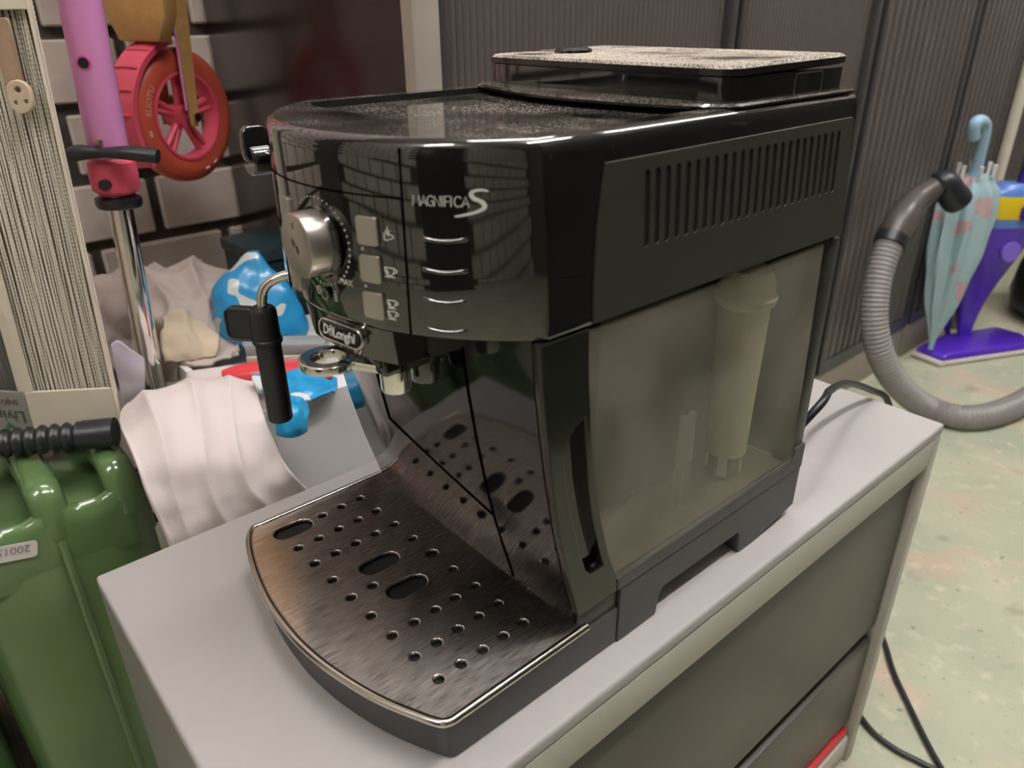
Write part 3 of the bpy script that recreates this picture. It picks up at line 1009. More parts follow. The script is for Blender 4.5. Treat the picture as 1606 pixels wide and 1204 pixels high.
# price sticker on the near narrow side
me = plate2d(rrect(-.026, .026, -.009, .009, .004), [], .0006)
FXX = -.572+.1725
def stick(c, d=0.0):
    a = radians(166)
    u = c.x*cos(a)-c.y*sin(a); v = c.x*sin(a)+c.y*cos(a)
    return Vector((.1733+d+c.z, -.046+u, .417+v))
so = link('price_sticker', warp(me, stick), M_sticker, c1, 0)
me = text_mesh('2001549', .0115, .0001)
M_ink = mat('grey_ink', (.28, .24, .24), .7)
link('sticker_lettering', warp(me, lambda c: stick(Vector((c.x, c.y-.0025, c.z)), .0006)), M_ink, so, 0)
me = text_mesh('3', .008, .0001)
link('sticker_lettering', warp(me, lambda c: stick(Vector((c.x+.012, c.y+.0055, c.z)), .0006)), M_ink, so, 0)

# black corrugated pouring spout lying across the handles
a_, b_ = P(-95, 706, Z=-.0145), P(180, 677, Z=-.0145)
a_.z = b_.z = .4855
dv = (b_-a_); Ls = dv.length; dv.normalize()
prof = []
s_ = 0.0
while s_ < Ls:
    if s_ > Ls-.034: r_ = .0150
    else: r_ = .0135+.0022*sin(2*pi*s_/.0118)
    prof.append((a_+dv*s_, r_)); s_ += .0118/6
prof.append((a_+dv*Ls, .0150))
t = thing('pouring_spout', 'black corrugated pouring spout lying across the jerry can handles', 'spout', tuple(a_))
mb = MB().tube([p-a_ for p, r in prof], [r for p, r in prof], 20, True)
sp_ = mb.build('corrugated_hose', M_rubber, t, smooth=50)
MB().tube([b_-a_-dv*.030, b_-a_+dv*.001], .0158, 20).build('end_sleeve', M_rubber, t, smooth=40)

# ------------------------------------------------------------------ carton with cord curtain
M_card = mat('cream_carton', (0.72, 0.64, 0.52), 0.7, var=.06, vscale=20)
M_cardg = mat('grey_carton', (0.30, 0.28, 0.26), 0.7, var=.1, vscale=20)
M_cord = mat('white_cord', (0.82, 0.76, 0.66), 0.7)
M_cordd = mat('grey_cord', (0.20, 0.185, 0.17), 0.7)
ZB0 = .4700
q0 = P(-110, 668, Z=ZB0-TOP); q1 = P(55, 680, Z=ZB0-TOP); q2 = P(193, 672, Z=ZB0-TOP)
t = thing('curtain_carton', 'cream carton with a window onto white cords standing on the jerry can', 'box', tuple(q1))
A0, A1, A2 = [Vector((q.x-q1.x, q.y-q1.y, 0)) for q in (q0, q1, q2)]
back = Vector((-.060, .014, 0))
HB = .62
lean = Vector((-.004, .020, 0))/.42
def cp(base, z): return base+lean*z+Vector((0, 0, z))
def panel(name, a, b, z0, z1, th, m_, u0=0.0, u1=1.0):
    n_ = (b-a).cross(Vector((0, 0, 1))).normalized()
    pa, pb = a.lerp(b, u0), a.lerp(b, u1)
    ring = lambda z: [cp(pa, z), cp(pb, z), cp(pb-n_*th, z), cp(pa-n_*th, z)]
    return MB().rings([ring(z0), ring(z1)]).build(name, m_, t, bevel=.0008, bseg=1)
wt = 0.416; wb = .0500     # window top and bottom
panel('front_flap', A1, A2, 0, wb, .003, M_card)
panel('front_flap', A1, A2, wt, HB, .003, M_card)
panel('front_edge', A1, A2, wb, wt, .003, M_card, 0, .10)
panel('label_flap', A0, A1, 0, .050, .003, M_cardg)
panel('label_flap', A0, A1, wt, HB, .003, M_cardg)
panel('front_edge', A0, A1, .050, wt, .003, M_card, .94, 1.0)
panel('back_panel', A2+back, A0+back, 0, HB, .003, M_card)
panel('end_panel', A2, A2+back, 0, HB, .003, M_card)
panel('end_panel', A0+back, A0, 0, HB, .003, M_card)
MB().rings([[cp(p, .001) for p in (A0, A1, A2, A2+back, A0+back)], [cp(p, .004) for p in (A0, A1, A2, A2+back, A0+back)]]).build('carton_floor', M_card, t)
def cords(a, b, n, m_, seedv, name, dark):
    random.seed(seedv)
    mb = MB()
    nrm = (b-a).cross(Vector((0, 0, 1))).normalized()
    for k in range(n):
        u = .08+.91*(k+.5)/n if not dark else (k+.5)/n*.92
        base = a.lerp(b, u)-nrm*(.006+.004*random.random())
        ph = random.random()*6.3; wv = random.uniform(.0001, .0006)
        path = []; rad = []
        N_ = 200
        for i in range(N_+1):
            z = wb-.012+(wt+.03-wb)*i/N_
            off = (b-a).normalized()*(wv*sin(z*22+ph)+wv*.7*sin(z*47+ph*2))
            path.append(cp(base+off, z)); rad.append(.00075+.00035*sin(2*pi*z/.0042+ph))
        mb.tube(path, rad, 5)
    o = mb.build(name, m_, t, smooth=50)
    o['kind'] = 'stuff'
    return o
cords(A1, A2, 40, M_cord, 3, 'cord_strands', False)
cords(A0, A1, 22, M_cordd, 5, 'side_cord_strands', True)
# inner backing so the carton is not hollow to the eye
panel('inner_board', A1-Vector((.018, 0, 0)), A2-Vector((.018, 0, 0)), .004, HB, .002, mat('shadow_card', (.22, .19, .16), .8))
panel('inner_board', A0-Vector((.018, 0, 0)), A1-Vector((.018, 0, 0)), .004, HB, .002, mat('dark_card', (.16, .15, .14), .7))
# wooden hanger toggle behind the window
hz = P(45, 90, X=q1.x+.006)
M_wood = mat('tan_wood', (.42, .28, .19), .6, var=.3, vscale=40)
nA = (A2-A1).cross(Vector((0, 0, 1))).normalized(); tA = (A2-A1).normalized()
org = A1.lerp(A2, .70)+nA*.0005
def onA(c, z): 
    q = cp(org, z+c.y)
    return q+tA*c.x+nA*c.z
me = plate2d(rrect(-.0085, .0085, -.036, .022, .004), [], .004, .001)
link('toggle_bar', warp(me, lambda c: onA(c, .388)), M_wood, t, 40)
me = plate2d(stadium(0, 0, .004, .0105, pi/2), [circle(.0, .006, .0028, 10), circle(-.004, -.005, .0018, 8), circle(.005, -.004, .0018, 8)], .006, .001)
link('toggle_disc', warp(me, lambda c: onA(Vector((c.x+.004, c.y, c.z+.003)), .345)), mat('pale_wood', (.58, .45, .33), .6), t, 40)
nB = (A1-A0).cross(Vector((0, 0, 1))).normalized(); tB = (A1-A0).normalized()
def onB(c, u, z):
    q = cp(A0.lerp(A1, u), z-c.y)
    return q-tB*c.x+nB*(c.z+.0005)
me = text_mesh("Livin'O", .0200, .0002, align='LEFT')
link('carton_lettering', warp(me, lambda c: onB(c, .96, .021)), mat('dark_green_ink', (.06, .09, .06), .6), t, 0)
me = text_mesh('ENJOY', .0085, .0002, align='LEFT')
link('carton_lettering', warp(me, lambda c: onB(c, .92, .038)), mat('brown_ink', (.18, .12, .10), .6), t, 0)
me = plate2d([(0, 0), (.004, .006), (.003, .012), (-.001, .006)], [], .0003)
link('leaf_print', warp(me, lambda c: onB(c, .78, .013)), mat('leaf_green', (.06, .22, .07), .6), t, 0)
me = plate2d([(0, 0), (-.005, .004), (-.008, .010), (-.002, .006)], [], .0003)
link('leaf_print', warp(me, lambda c: onB(c, .78, .013)), mat('leaf_green', (.06, .22, .07), .6), t, 0)

# ------------------------------------------------------------------ folded pink scooter, handlebar down
M_pink = mat('lilac_pink_metal', (0.82, 0.33, 0.68), 0.28, 0, coat=.3)
M_pinkp = mat('coral_pink_plastic', (0.78, 0.10, 0.17), 0.4)
M_tyre = mat('translucent_red_tyre', (0.58, 0.10, 0.055), 0.35)
M_tan = mat('tan_grip_tape', (0.52, 0.29, 0.10), 0.7, var=.15, vscale=60)
sx_, sy_ = -.545, .057
t = thing('kick_scooter', 'folded pink kick scooter leaning upside down against the brick wall', 'scooter', (sx_, sy_, 0))
SROT = Matrix.Rotation(radians(-2.64), 3, 'X')
t.rotation_euler = (radians(-2.64), 0, 0)
mb = MB().lathe([(.0180, .745), (.0200, .752), (.0200, 1.42), (.0180, 1.425)], (0, 0, 0), 'Z', 28)
mb.build('steering_tube', M_pink, t, smooth=40)
hv = SROT.transposed() @ (P(123, 99, X=sx_+.02)-Vector((sx_, sy_, 0)))
an_h = radians(-35)
hp = Vector((.0201*cos(an_h), .0201*sin(an_h), hv.z))
hd = Vector((cos(an_h), sin(an_h), 0))
MB().tube([hp-hd*.002, hp+hd*.0012], .0052, 14).build('adjuster_hole', M_black, t)
MB().tube([hp-hd*.002, hp+hd*.0006], .0072, 16).build('hole_rim', mat('hot_pink', (.75, .12, .45), .3), t)
MB().lathe([(.0128, .05), (.0128, .745)], (0, 0, 0), 'Z', 24).build('chrome_stem', M_chrome, t, smooth=40)
MB().tube([(-.05, 0, .030), (0, 0, .046), (.04, 0, .030)], .013, 14).build('handlebar', M_chrome, t, smooth=60)
for s in (0, 1):
    p0 = Vector((-.05, 0, .030)) if s == 0 else Vector((.04, 0, .030))
    dd = Vector((-1, 0, -.05)).normalized() if s == 0 else Vector((1, 0, -.05)).normalized()
    MB().tube([p0, p0+dd*(.09 if s == 0 else .03)], .0175, 14).build('grip', M_pinkp, t, smooth=60)
cl = MB().lathe([(.0175, .708), (.0235, .713), (.0245, .729), (.0235, .742), (.0190, .746)], (0, 0, 0), 'Z', 24).build('clamp_collar', M_pinkp, t, smooth=40)
MB().lathe([(.022, .694), (.0235, .697), (.0235, .704), (.019, .706)], (0, 0, 0), 'Z', 24).build('clamp_ring', M_rubber, t)
MB().tube([hd*.024+Vector((0, 0, .722)), hd*.031+Vector((0, 0, .722))], .0058, 12).build('clamp_bolt', M_rubber, cl)
# quick release lever across the collar
lv = Vector((.58, .81, 0)).normalized()
lo = hd*.026+Vector((0, 0, .7545))
me_ = spline([lo-lv*.030+Vector((.002, 0, -.003)), lo-lv*.018, lo, lo+lv*.030, lo+lv*.058+Vector((0, 0, -.003))], 20)
rr_ = [.0045+.0035*abs(sin(pi*k/19*1.5+.6)) for k in range(20)]
MB().tube(me_, rr_, 12, sx=1.2).build('clamp_lever', M_rubber, t, smooth=60)
MB().lathe([(.0005, 0), (.004, 0), (.004, .003), (.0005, .004)], tuple(hd*.022+Vector((0, 0, .7635))), 'Z', 10).build('brass_screw', mat('brass', (.55,.45,.25), .3, 1), t)
# rear wheel, its axle horizontal
WC = SROT.transposed() @ (P(284, 182, X=-.775)-Vector((sx_, sy_, 0)))
nW = Vector((.89, .45, 0)).normalized(); tW = Vector((.45, -.89, 0)).normalized(); up = Vector((0, 0, 1))
RW = .088
def wpt(r, a, h): return WC + tW*(r*cos(a)) + up*(r*sin(a)) + nW*h
def wlathe(prof, n=56):
    return [[wpt(r, 2*pi*k/n, h) for k in range(n)] for r, h in prof]
mb = MB()
pr = [(.057, -.013), (.068, -.0165), (.080, -.0150), (.0865, -.009), (RW, 0), (.0865, .009), (.080, .0150), (.068, .0165), (.057, .013), (.057, -.013)]
mb.rings(wlathe(pr), True, False, False).build('tyre', M_tyre, t, smooth=60)
mb = MB()
mb.rings(wlathe([(.0585, -.012), (.0585, .0150), (.055, .0150), (.0515, .006), (.0515, -.006), (.055, -.012), (.0585, -.012)]), True, False, False).build('wheel_rim', M_pinkp, t, smooth=40)
MB().tube([WC-nW*.014, WC+nW*.014], .016, 20).build('wheel_hub', M_pinkp, t, smooth=40)
for k in range(5):
    a = 2*pi*k/5+.35
    for da in (-.12, .12):
        MB().tube([wpt(.013, a+da*1.5, 0), wpt(.053, a+da, .002)], .0042, 8, sx=1.3).build('spoke', M_pinkp, t, smooth=60)
for k, a in enumerate((-.28, -1.90, -2.15)):
    MB().tube([wpt(.0735, a+i*.035, .0156) for i in range(4)], .0016, 6).build('tyre_print', M_print, t)
# raised lettering on the tyre
me = text_mesh('SUOTU', .012, .0004, bold=.0002)
def tyretext(c):
    a = radians(20)+c.x/.070
    return wpt(.0705+c.y, a, .0163+c.z)
link('tyre_lettering', warp(me, tyretext), mat('tyre_print_pale', (.72, .35, .25), .5), t, 0)
# deck standing upright above the wheel, fork plates down to the axle
dk = WC+tW*.0+up*0
def dpt(a, b, c): return WC + nW*a + tW*b + up*c     # across, outwards, up
mb = MB()
ring = lambda z, hw: [dpt(-hw, .052, z), dpt(hw, .052, z), dpt(hw, .030, z), dpt(-hw, .030, z)]
mb.rings([ring(.094, .034), ring(.125, .050), ring(.18, .054), ring(.60, .054), ring(.68, .040)]).build('deck', M_tan, t, bevel=.003)
for s in (-1, 1):
    mb = MB()
    prf = [(-.010, -.012), (-.016, .0), (-.018, .03), (-.024, .11), (-.034, .2), (-.040, .42), (.012, .42), (.016, .2), (.014, .11), (.012, .03), (.010, 0), (.006, -.012)]
    a0 = s*.0235; a1 = s*.0265
    mb.rings([[dpt(a0, b*.62+.004, c) for b, c in prf], [dpt(a1, b*.62+.004, c) for b, c in prf]])
    fp = mb.build('fork_plate', M_tan, t)
    mb = MB().tube([dpt(s*.0262, .016*.62+.005, c) for c in (.01, .1, .2, .42)], .0016, 6).build('fork_edge', M_pink, t)
MB().tube([WC-nW*.030, WC+nW*.030], .006, 12).build('axle', M_chrome, t)
# plastic mudguard wrapping the outer side of the wheel
mb = MB(); R_ = []
for k in range(25):
    a = radians(75-105*k/24) if False else radians(-35+115*k/24)
    r0, r1 = .093, .1005
    if k < 5: r1 = .1005+.0
    R_.append([wpt(r0, a, -.021), wpt(r1, a, -.022), wpt(r1+.002, a, 0), wpt(r1, a, .022), wpt(r0, a, .021), wpt(r0+.004, a, .017), wpt(r0+.005, a, -.017)])
mb.rings(R_).build('mudguard', M_pinkp, t, smooth=40)
for k in range(5):
    a = radians(5+17*k)
    MB().tube([wpt(.1018, a, -.019), wpt(.1035, a, 0), wpt(.1018, a, .019)], .0016, 6).build('mudguard_rib', M_pinkp, t)
# hinge tying deck and steering tube together, above the picture
hp0 = dpt(0, .041, .66)
MB().tube([hp0, Vector((0, 0, 1.40))*.5+hp0*.5+Vector((0, 0, .06)), Vector((0, 0, 1.40))], .019, 14).build('folding_hinge', M_pink, t, smooth=60)

# ------------------------------------------------------------------ laundry on a storage bin
M_bin = mat('pale_grey_plastic', (0.80, 0.80, 0.80), 0.35)
bx0, bx1, by0, by1, bt = -.590, -.352, .110, .355, .497
t = thing('storage_bin', 'pale grey plastic storage bin under the laundry', 'bin', ((bx0+bx1)/2, (by0+by1)/2, 0))
hx, hy = (bx1-bx0)/2, (by1-by0)/2
mb = MB()
rg = []
for z, i in ((0, .040), (.008, .030), (.30, .012), (bt-.03, 0), (bt, .0), (bt, .008), (.05, .04)):
    rg.append([(x, y, z) for x, y in rrect(-hx+i, hx-i, -hy+i, hy-i, .045, 8)])
mb.rings(rg).build('bin_body', M_bin, t, smooth=40)
MB().rings([[(x, y, z) for x, y in rrect(-hx+.009, hx-.009, -hy+.009, hy-.009, .04, 8)] for z in (bt-.030, bt-.022)]).build('bin_lid', M_bin, t)


def cloth(name, rows, label, m_, nu=64, nv=64, amp=.006, fs=14.0, seed=0, thick=.0035, fold_dir=None, famp=.0, ffreq=60., group=None, cat='laundry', rest=.005):
    """draped cloth: rows of (px, py, X) control points, skinned smoothly, with folds pushed along the normal"""
    R_ = [[P(a, b, X=c) for a, b, c in r] for r in rows]
    g = []
    for j in range(nv):
        v = j/(nv-1)
        cpnts = [crom([R_[r][c] for r in range(len(R_))], v) for c in range(len(R_[0]))]
        g.append([crom(cpnts, i/(nu-1)) for i in range(nu)])
    out = []
    for j in range(nv):
        for i in range(nu):
            du = g[j][min(i+1, nu-1)]-g[j][max(i-1, 0)]
            dv_ = g[min(j+1, nv-1)][i]-g[max(j-1, 0)][i]
            n_ = du.cross(dv_)
            n_ = n_.normalized() if n_.length > 1e-9 else Vector((1, 0, 0))
            if n_.dot(CAM-g[j][i]) < 0: n_ = -n_
            p = g[j][i]
            s_ = Vector((seed*3.1, seed*1.7, seed))
            d = amp*(noise.noise(p*fs+s_)+.5*noise.noise(p*fs*2.3+s_))
            if famp:
                u = i/(nu-1); v = j/(nv-1)
                wob = u+.10*noise.noise(Vector((u*2, v*3, seed)))+.12*v*(u-.5)
                d += famp*(1-abs(sin(ffreq*wob+seed)))**1.5*(.4+.6*noise.noise(Vector((u*4, v*2, seed+5)))**2*2)
            q = p+n_*d
            if bx0-.004 < q.x < bx1+.004 and by0-.004 < q.y < by1+.004:
                q.z = max(q.z, bt+rest)          # carried by the bin
            out.append(q)
    mb = MB()
    mb.add(out, [(j*nu+i, j*nu+i+1, (j+1)*nu+i+1, (j+1)*nu+i) for j in range(nv-1) for i in range(nu-1)])
    o = mb.build(name, m_, None, smooth=180)
    md = o.modifiers.new('thickness', 'SOLIDIFY'); md.thickness = thick; md.offset = -1
    return tag(o, label, cat, group)


M_sheet = mat('white_cotton', (0.66, 0.59, 0.575), 0.85, var=.05, bump=.15, bscale=500)
M_sheet2 = mat('beige_cotton', (0.52, 0.45, 0.41), 0.85, var=.08, bump=.15, bscale=500)
M_cream = mat('cream_cotton', (0.60, 0.50, 0.37), 0.8, var=.05, bump=.1, bscale=500)
M_lilac = mat('lilac_white_plastic', (0.62, 0.58, 0.68), 0.4, var=.08)
grp = 'laundry heaped on the storage bin'
cloth('white_sheet', [
    [(198, 634, -.478), (234, 616, -.490), (300, 600, -.50), (350, 592, -.49), (388, 588, -.48)],
    [(186, 660, -.42), (235, 625, -.41), (300, 612, -.41), (355, 606, -.405), (398, 604, -.40)],
    [(205, 700, -.335), (262, 690, -.325), (320, 685, -.320), (370, 678, -.318), (418, 672, -.316)],
    [(232, 770, -.300), (285, 780, -.290), (345, 772, -.288), (395, 750, -.288), (445, 725, -.288)],
    [(268, 850, -.285), (312, 862, -.280), (375, 838, -.280), (430, 805, -.280), (480, 772, -.282)],
    [(300, 960, -.285), (345, 960, -.282), (410, 930, -.282), (470, 890, -.282), (525, 850, -.284)],
    [(330, 1060, -.287), (380, 1060, -.285), (450, 1020, -.285), (510, 975, -.285), (570, 935, -.287)]],
    'white cotton sheet draped down the front of the storage bin', M_sheet, 90, 90, .006, 16, 1, famp=.010, ffreq=11, group=grp)
cloth('beige_sheet', [
    [(120, 470, -.72), (165, 430, -.74), (215, 428, -.74), (280, 414, -.74), (335, 420, -.73), (352, 440, -.72)],
    [(118, 500, -.66), (165, 455, -.66), (220, 450, -.66), (285, 432, -.655), (340, 440, -.64), (352, 470, -.63)],
    [(125, 540, -.64), (170, 500, -.62), (225, 495, -.61), (290, 490, -.585), (345, 500, -.58), (366, 528, -.578)],
    [(140, 590, -.63), (185, 560, -.61), (240, 555, -.595), (300, 550, -.555), (350, 553, -.545), (376, 560, -.545)],
    [(150, 640, -.62), (195, 612, -.61), (245, 602, -.605), (305, 594, -.520), (352, 590, -.512), (382, 584, -.512)]],
    'crumpled beige cotton sheet heaped behind the white one', M_sheet2, 130, 110, .014, 20, 2, famp=.022, ffreq=15, group=grp)
cloth('cream_pillowcase', [
    [(256, 498, -.572), (274, 486, -.570), (294, 490, -.568), (318, 508, -.565)],
    [(258, 528, -.560), (278, 519, -.556), (302, 520, -.552), (340, 530, -.548)],
    [(260, 554, -.548), (282, 546, -.542), (314, 546, -.534), (345, 540, -.530)],
    [(264, 564, -.545), (288, 572, -.534), (316, 576, -.526), (336, 560, -.526)]],
    'cream cotton pillowcase lying on the beige sheet', M_cream, 50, 40, .006, 24, 3, famp=.007, ffreq=6, group=grp)
cloth('lilac_bag', [
    [(174, 540, -.500), (186, 534, -.498), (206, 548, -.497), (226, 562, -.497)],
    [(183, 580, -.505), (194, 580, -.502), (210, 588, -.500), (227, 590, -.500)],
    [(191, 618, -.510), (202, 620, -.508), (212, 622, -.508), (224, 618, -.508)],
    [(197, 646, -.516), (205, 646, -.515), (214, 644, -.515), (222, 640, -.515)]],
    'pale lilac plastic bag tucked between carton and sheets', M_lilac, 40, 40, .003, 26, 4, group=grp)

# blue printed plastic bags
M_blue = mat('blue_plastic_bag', (0.02, 0.30, 0.58), 0.28, coat=.2)
def bag_material(name, c1_, c2_, sc, lo):
    M_ = mat(name, c1_, .3, coat=.2, bump=.3, bscale=30)
    nt = M_.node_tree; b = nt.nodes['Principled BSDF']
    tc = nt.nodes.new('ShaderNodeTexCoord'); v = nt.nodes.new('ShaderNodeTexNoise'); v.inputs['Scale'].default_value = sc; v.inputs['Detail'].default_value = 1
    nt.links.new(tc.outputs['Object'], v.inputs['Vector'])
    r = nt.nodes.new('ShaderNodeValToRGB'); r.color_ramp.interpolation = 'CONSTANT'
    r.color_ramp.elements[0].color = (*c1_, 1); r.color_ramp.elements[1].color = (*c2_, 1); r.color_ramp.elements[1].position = lo
    nt.links.new(v.outputs['Fac'], r.inputs['Fac']); nt.links.new(r.outputs['Color'], b.inputs['Base Color'])
    return M_
M_blueprint = bag_material('blue_bag_print', (0.02, 0.27, 0.55), (0.62, 0.66, 0.66), 26, .60)
M_redbag = bag_material('red_bag_print', (0.62, 0.05, 0.06), (0.68, 0.30, 0.30), 16, .66)


def bag(name, sections, label, m_, amp=.006, seed=0, n=40, lying=False):
    """crumpled bag: sections of (px, py, X, half width m, half depth m) from top to bottom"""
    rg = []
    cs = [(P(a, b, X=c), w_, d_) for a, b, c, w_, d_ in sections]
    side = Vector((.62, .78, 0)).normalized(); dep = Vector((.78, -.62, 0)).normalized()
    if lying:
        side = Vector((.72, -.69, 0)).normalized(); dep = Vector((0, 0, 1))
    K = 36
    for k in range(K):
        t_ = k/(K-1)
        c = crom([q[0] for q in cs], t_)
        w_ = crom([Vector((q[1], q[2], 0)) for q in cs], t_)
        ring = []
        for i in range(n):
            a = 2*pi*i/n
            q = c+side*(w_.x*cos(a))+dep*(w_.y*sin(a))
            dd = noise.noise(q*22+Vector((seed, 0, seed)))+.5*noise.noise(q*50+Vector((0, seed, 0)))
            q = q+(side*cos(a)+dep*sin(a))*(amp*dd)
            ring.append(q)
        rg.append(ring)
    return MB().rings(rg).build(name, m_, None, smooth=70)


b1 = bag('blue_bag', [(402, 404, -.560, .004, .003), (399, 425, -.558, .020, .010), (396, 455, -.555, .042, .022), (404, 490, -.550, .054, .032), (414, 522, -.545, .060, .036), (419, 541, -.545, .050, .030)],
         '', M_blueprint, .008, 1)
_z = min((b1.matrix_world @ v.co).z for v in b1.data.vertices)
b1.data.transform(Matrix.Translation((0, 0, bt-_z)))
tag(b1, 'blue and white plastic bag standing upright behind the steam wand', 'bag', grp)
b2 = bag('detergent_bag', [(352, 596, -.450, .004, .004), (375, 594, -.443, .014, .008), (420, 592, -.425, .019, .011), (475, 592, -.398, .019, .012), (512, 598, -.372, .012, .009), (522, 600, -.362, .004, .004)], '', M_redbag, .003, 5, lying=True)
_z = min((b2.matrix_world @ v.co).z for v in b2.data.vertices)
b2.data.transform(Matrix.Translation((0, 0, bt-_z)))          # rests on the bin
tag(b2, 'flattened red plastic bag lying across the bin edge', 'bag', grp)
cloth('blue_bag_flap', [
    [(395, 590, -.400), (440, 580, -.385), (490, 580, -.372), (528, 592, -.365)],
    [(400, 605, -.380), (445, 600, -.362), (492, 602, -.350), (530, 606, -.348)],
    [(415, 618, -.355), (450, 625, -.335), (490, 622, -.330), (520, 612, -.335)]],
    'blue printed plastic bag lying flat over the bin edge', M_blueprint, 40, 30, .006, 30, 6, group=grp, cat='bag')
cloth('blue_wrapper', [
    [(425, 622, -.315), (445, 618, -.312), (470, 620, -.310), (486, 632, -.309)],
    [(430, 650, -.292), (448, 650, -.287), (470, 650, -.286), (485, 655, -.287)],
    [(434, 682, -.290), (450, 686, -.285), (470, 684, -.284), (482, 676, -.286)]],
    'bright blue plastic wrapper hanging down the bin front', M_blue, 30, 30, .004, 40, 7, group=grp, cat='wrapper')
t = thing('gap_shade_filler', 'dark teal crate added for the shaded gap between the storage bin and the cabinet side', 'filler', (-.700, .315, 0))  # dark solid put in for the shade of this gap
MB().box(-.055, .055, -.050, .048, 0, .565).build('shade_filler_body', mat('dark_teal', (.012, .035, .045), .4), t, bevel=.004)
MB().box(-.058, .058, -.053, .051, .566, .585).build('shade_filler_top', mat('dark_teal', (.012, .035, .045), .4), t, bevel=.004)
# grey board lying diagonally on the bin
ga, gb = P(388, 552, Z=.009), P(512, 549, Z=.009)
zt = bt+.024
t = thing('grey_board', 'narrow grey board lying diagonally behind the bags', 'board', ((ga.x+gb.x)/2, (ga.y+gb.y)/2, bt))
ang = math.atan2(gb.y-ga.y, gb.x-ga.x); ln_ = (Vector((gb.x, gb.y, 0))-Vector((ga.x, ga.y, 0))).length
t.rotation_euler = (0, 0, ang)
MB().box(-ln_/2, ln_/2, -.008, .022, .010, .024).build('board_top', mat('grey_board', (.28, .30, .31), .4), t, bevel=.002)
MB().box(-ln_/2, ln_/2, -.010, .020, .0, .0098).build('board_edge', mat('cream_edge', (.55, .50, .40), .5), t, bevel=.002)

# ------------------------------------------------------------------ vacuum hose on the floor by the cabinets
M_hose = mat('grey_hose_plastic', (0.27, 0.255, 0.25), 0.35)
hp_ = [P(1470, 292, Y=1.70), P(1440, 312, Y=1.66), P(1417, 340, Y=1.60), P(1394, 385, Y=1.55), P(1377, 440, Y=1.51), P(1371, 500, Y=1.49), P(1381, 555, Y=1.50), P(1410, 605, Y=1.55), P(1458, 640, Y=1.625), P(1520, 655, Z=-.474), P(1585, 640, Z=-.474), P(1650, 600, Z=-.474), P(1720, 540, Z=-.474)]
hp_ = [Vector((q.x, q.y, max(q.z, .026))) for q in hp_]
pth = spline(hp_, 400)
t = thing('vacuum_hose', 'grey ribbed vacuum cleaner hose looping up from the floor to a black handle', 'hose', (hp_[9].x, hp_[9].y, 0))
o0 = Vector((hp_[9].x, hp_[9].y, 0))
i0 = 95
fine = spline([pth[i] for i in range(i0, 400, 4)], 3000)
dense = [fine[0]]
for q in fine:
    if (q-dense[-1]).length > .0016: dense.append(q)
acc = 0; rad = []
for i, q in enumerate(dense):
    if i: acc += (q-dense[i-1]).length
    rad.append(.0285+.0016*sin(2*pi*acc/.0095))
MB().tube([q-o0 for q in dense], rad, 18).build('ribbed_hose', M_hose, t, smooth=60)
hs = [pth[i]-o0 for i in range(0, i0+3, 3)]
MB().tube(hs, [.023+.010*min(1, (k/len(hs))*1.4) for k in range(len(hs))], 20).build('hose_handle', mat('dark_grey_handle', (.075, .065, .06), .35), t, smooth=60)
MB().tube([pth[i0-6]-o0, pth[i0+4]-o0], .0345, 20).build('hose_collar', M_rubber, t, smooth=40)
e0 = P(1480, 289, Y=1.71)-o0; e1 = P(1506, 320, Y=1.74)-o0
MB().tube(spline([pth[6]-o0, e0+Vector((0, 0, .002)), (e0+e1)/2, e1], 12), [.018, .022, .028, .030, .031, .031, .031, .031, .032, .032, .031, .028], 18).build('handle_nozzle', M_rubber, t, smooth=60)

# ------------------------------------------------------------------ child's umbrella leaning on the cabinet
M_umb = bag_material('umbrella_print', (0.42, 0.60, 0.66), (0.60, 0.42, 0.45), 14, .60)
M_lb = mat('pale_blue_plastic', (0.36, 0.56, 0.74), 0.35)
ut = P(1459, 547, Z=-.4655); ue = P(1532, 262, X=-.318)
ax = (ue-ut); LU = ax.length; axn = ax.normalized()
t = thing('umbrella', 'closed pale blue umbrella with crook handle leaning on the shutter cabinet', 'umbrella', tuple(ut))
sd_ = axn.cross(_f).normalized(); fd_ = axn.cross(sd_).normalized()
rg = []
for k in range(30):
    s_ = .03+.93*k/29
    r = interp([(0, .006), (.05, .010), (.25, .042), (.55, .066), (.80, .072), (.93, .062), (1.0, .040)], s_)*.88
    if k > 27: r *= .8
    ring = []
    for i in range(48):
        a = 2*pi*i/48
        rr = r*(1+.20*cos(8*a+.8*s_*4)*min(1, s_*3)+.05*noise.noise(Vector((a, s_*6, 1))))
        ring.append(axn*(s_*LU)+sd_*(rr*cos(a))+fd_*(rr*.7*sin(a)))
    rg.append(ring)
MB().rings(rg).build('canopy', M_umb, t, smooth=50)
MB().tube([Vector((0, 0, 0)), axn*.03], [.007, .009], 12).build('tip', M_lb, t)
crook = [axn*(LU*.94), axn*(LU*1.02)]
hT = P(1543, 215, X=-.312)-ut
up_ = [axn*(LU*.96), axn*LU, (axn*LU+hT)/2, hT, P(1545, 196, X=-.312)-ut, P(1538, 189, X=-.314)-ut, P(1530, 193, X=-.316)-ut, P(1527, 205, X=-.318)-ut, P(1527, 216, X=-.318)-ut]
MB().tube(spline(up_, 40), .0135, 12).build('crook_handle', M_lb, t, smooth=60)
for k in range(6):
    a = 2*pi*k/6+.4
    b_0 = axn*(LU*.955)+sd_*(.042*cos(a))+fd_*(.03*sin(a))
    MB().tube([b_0, b_0+axn*.030], [.004, .0055], 8).build('rib_tip', M_print, t)

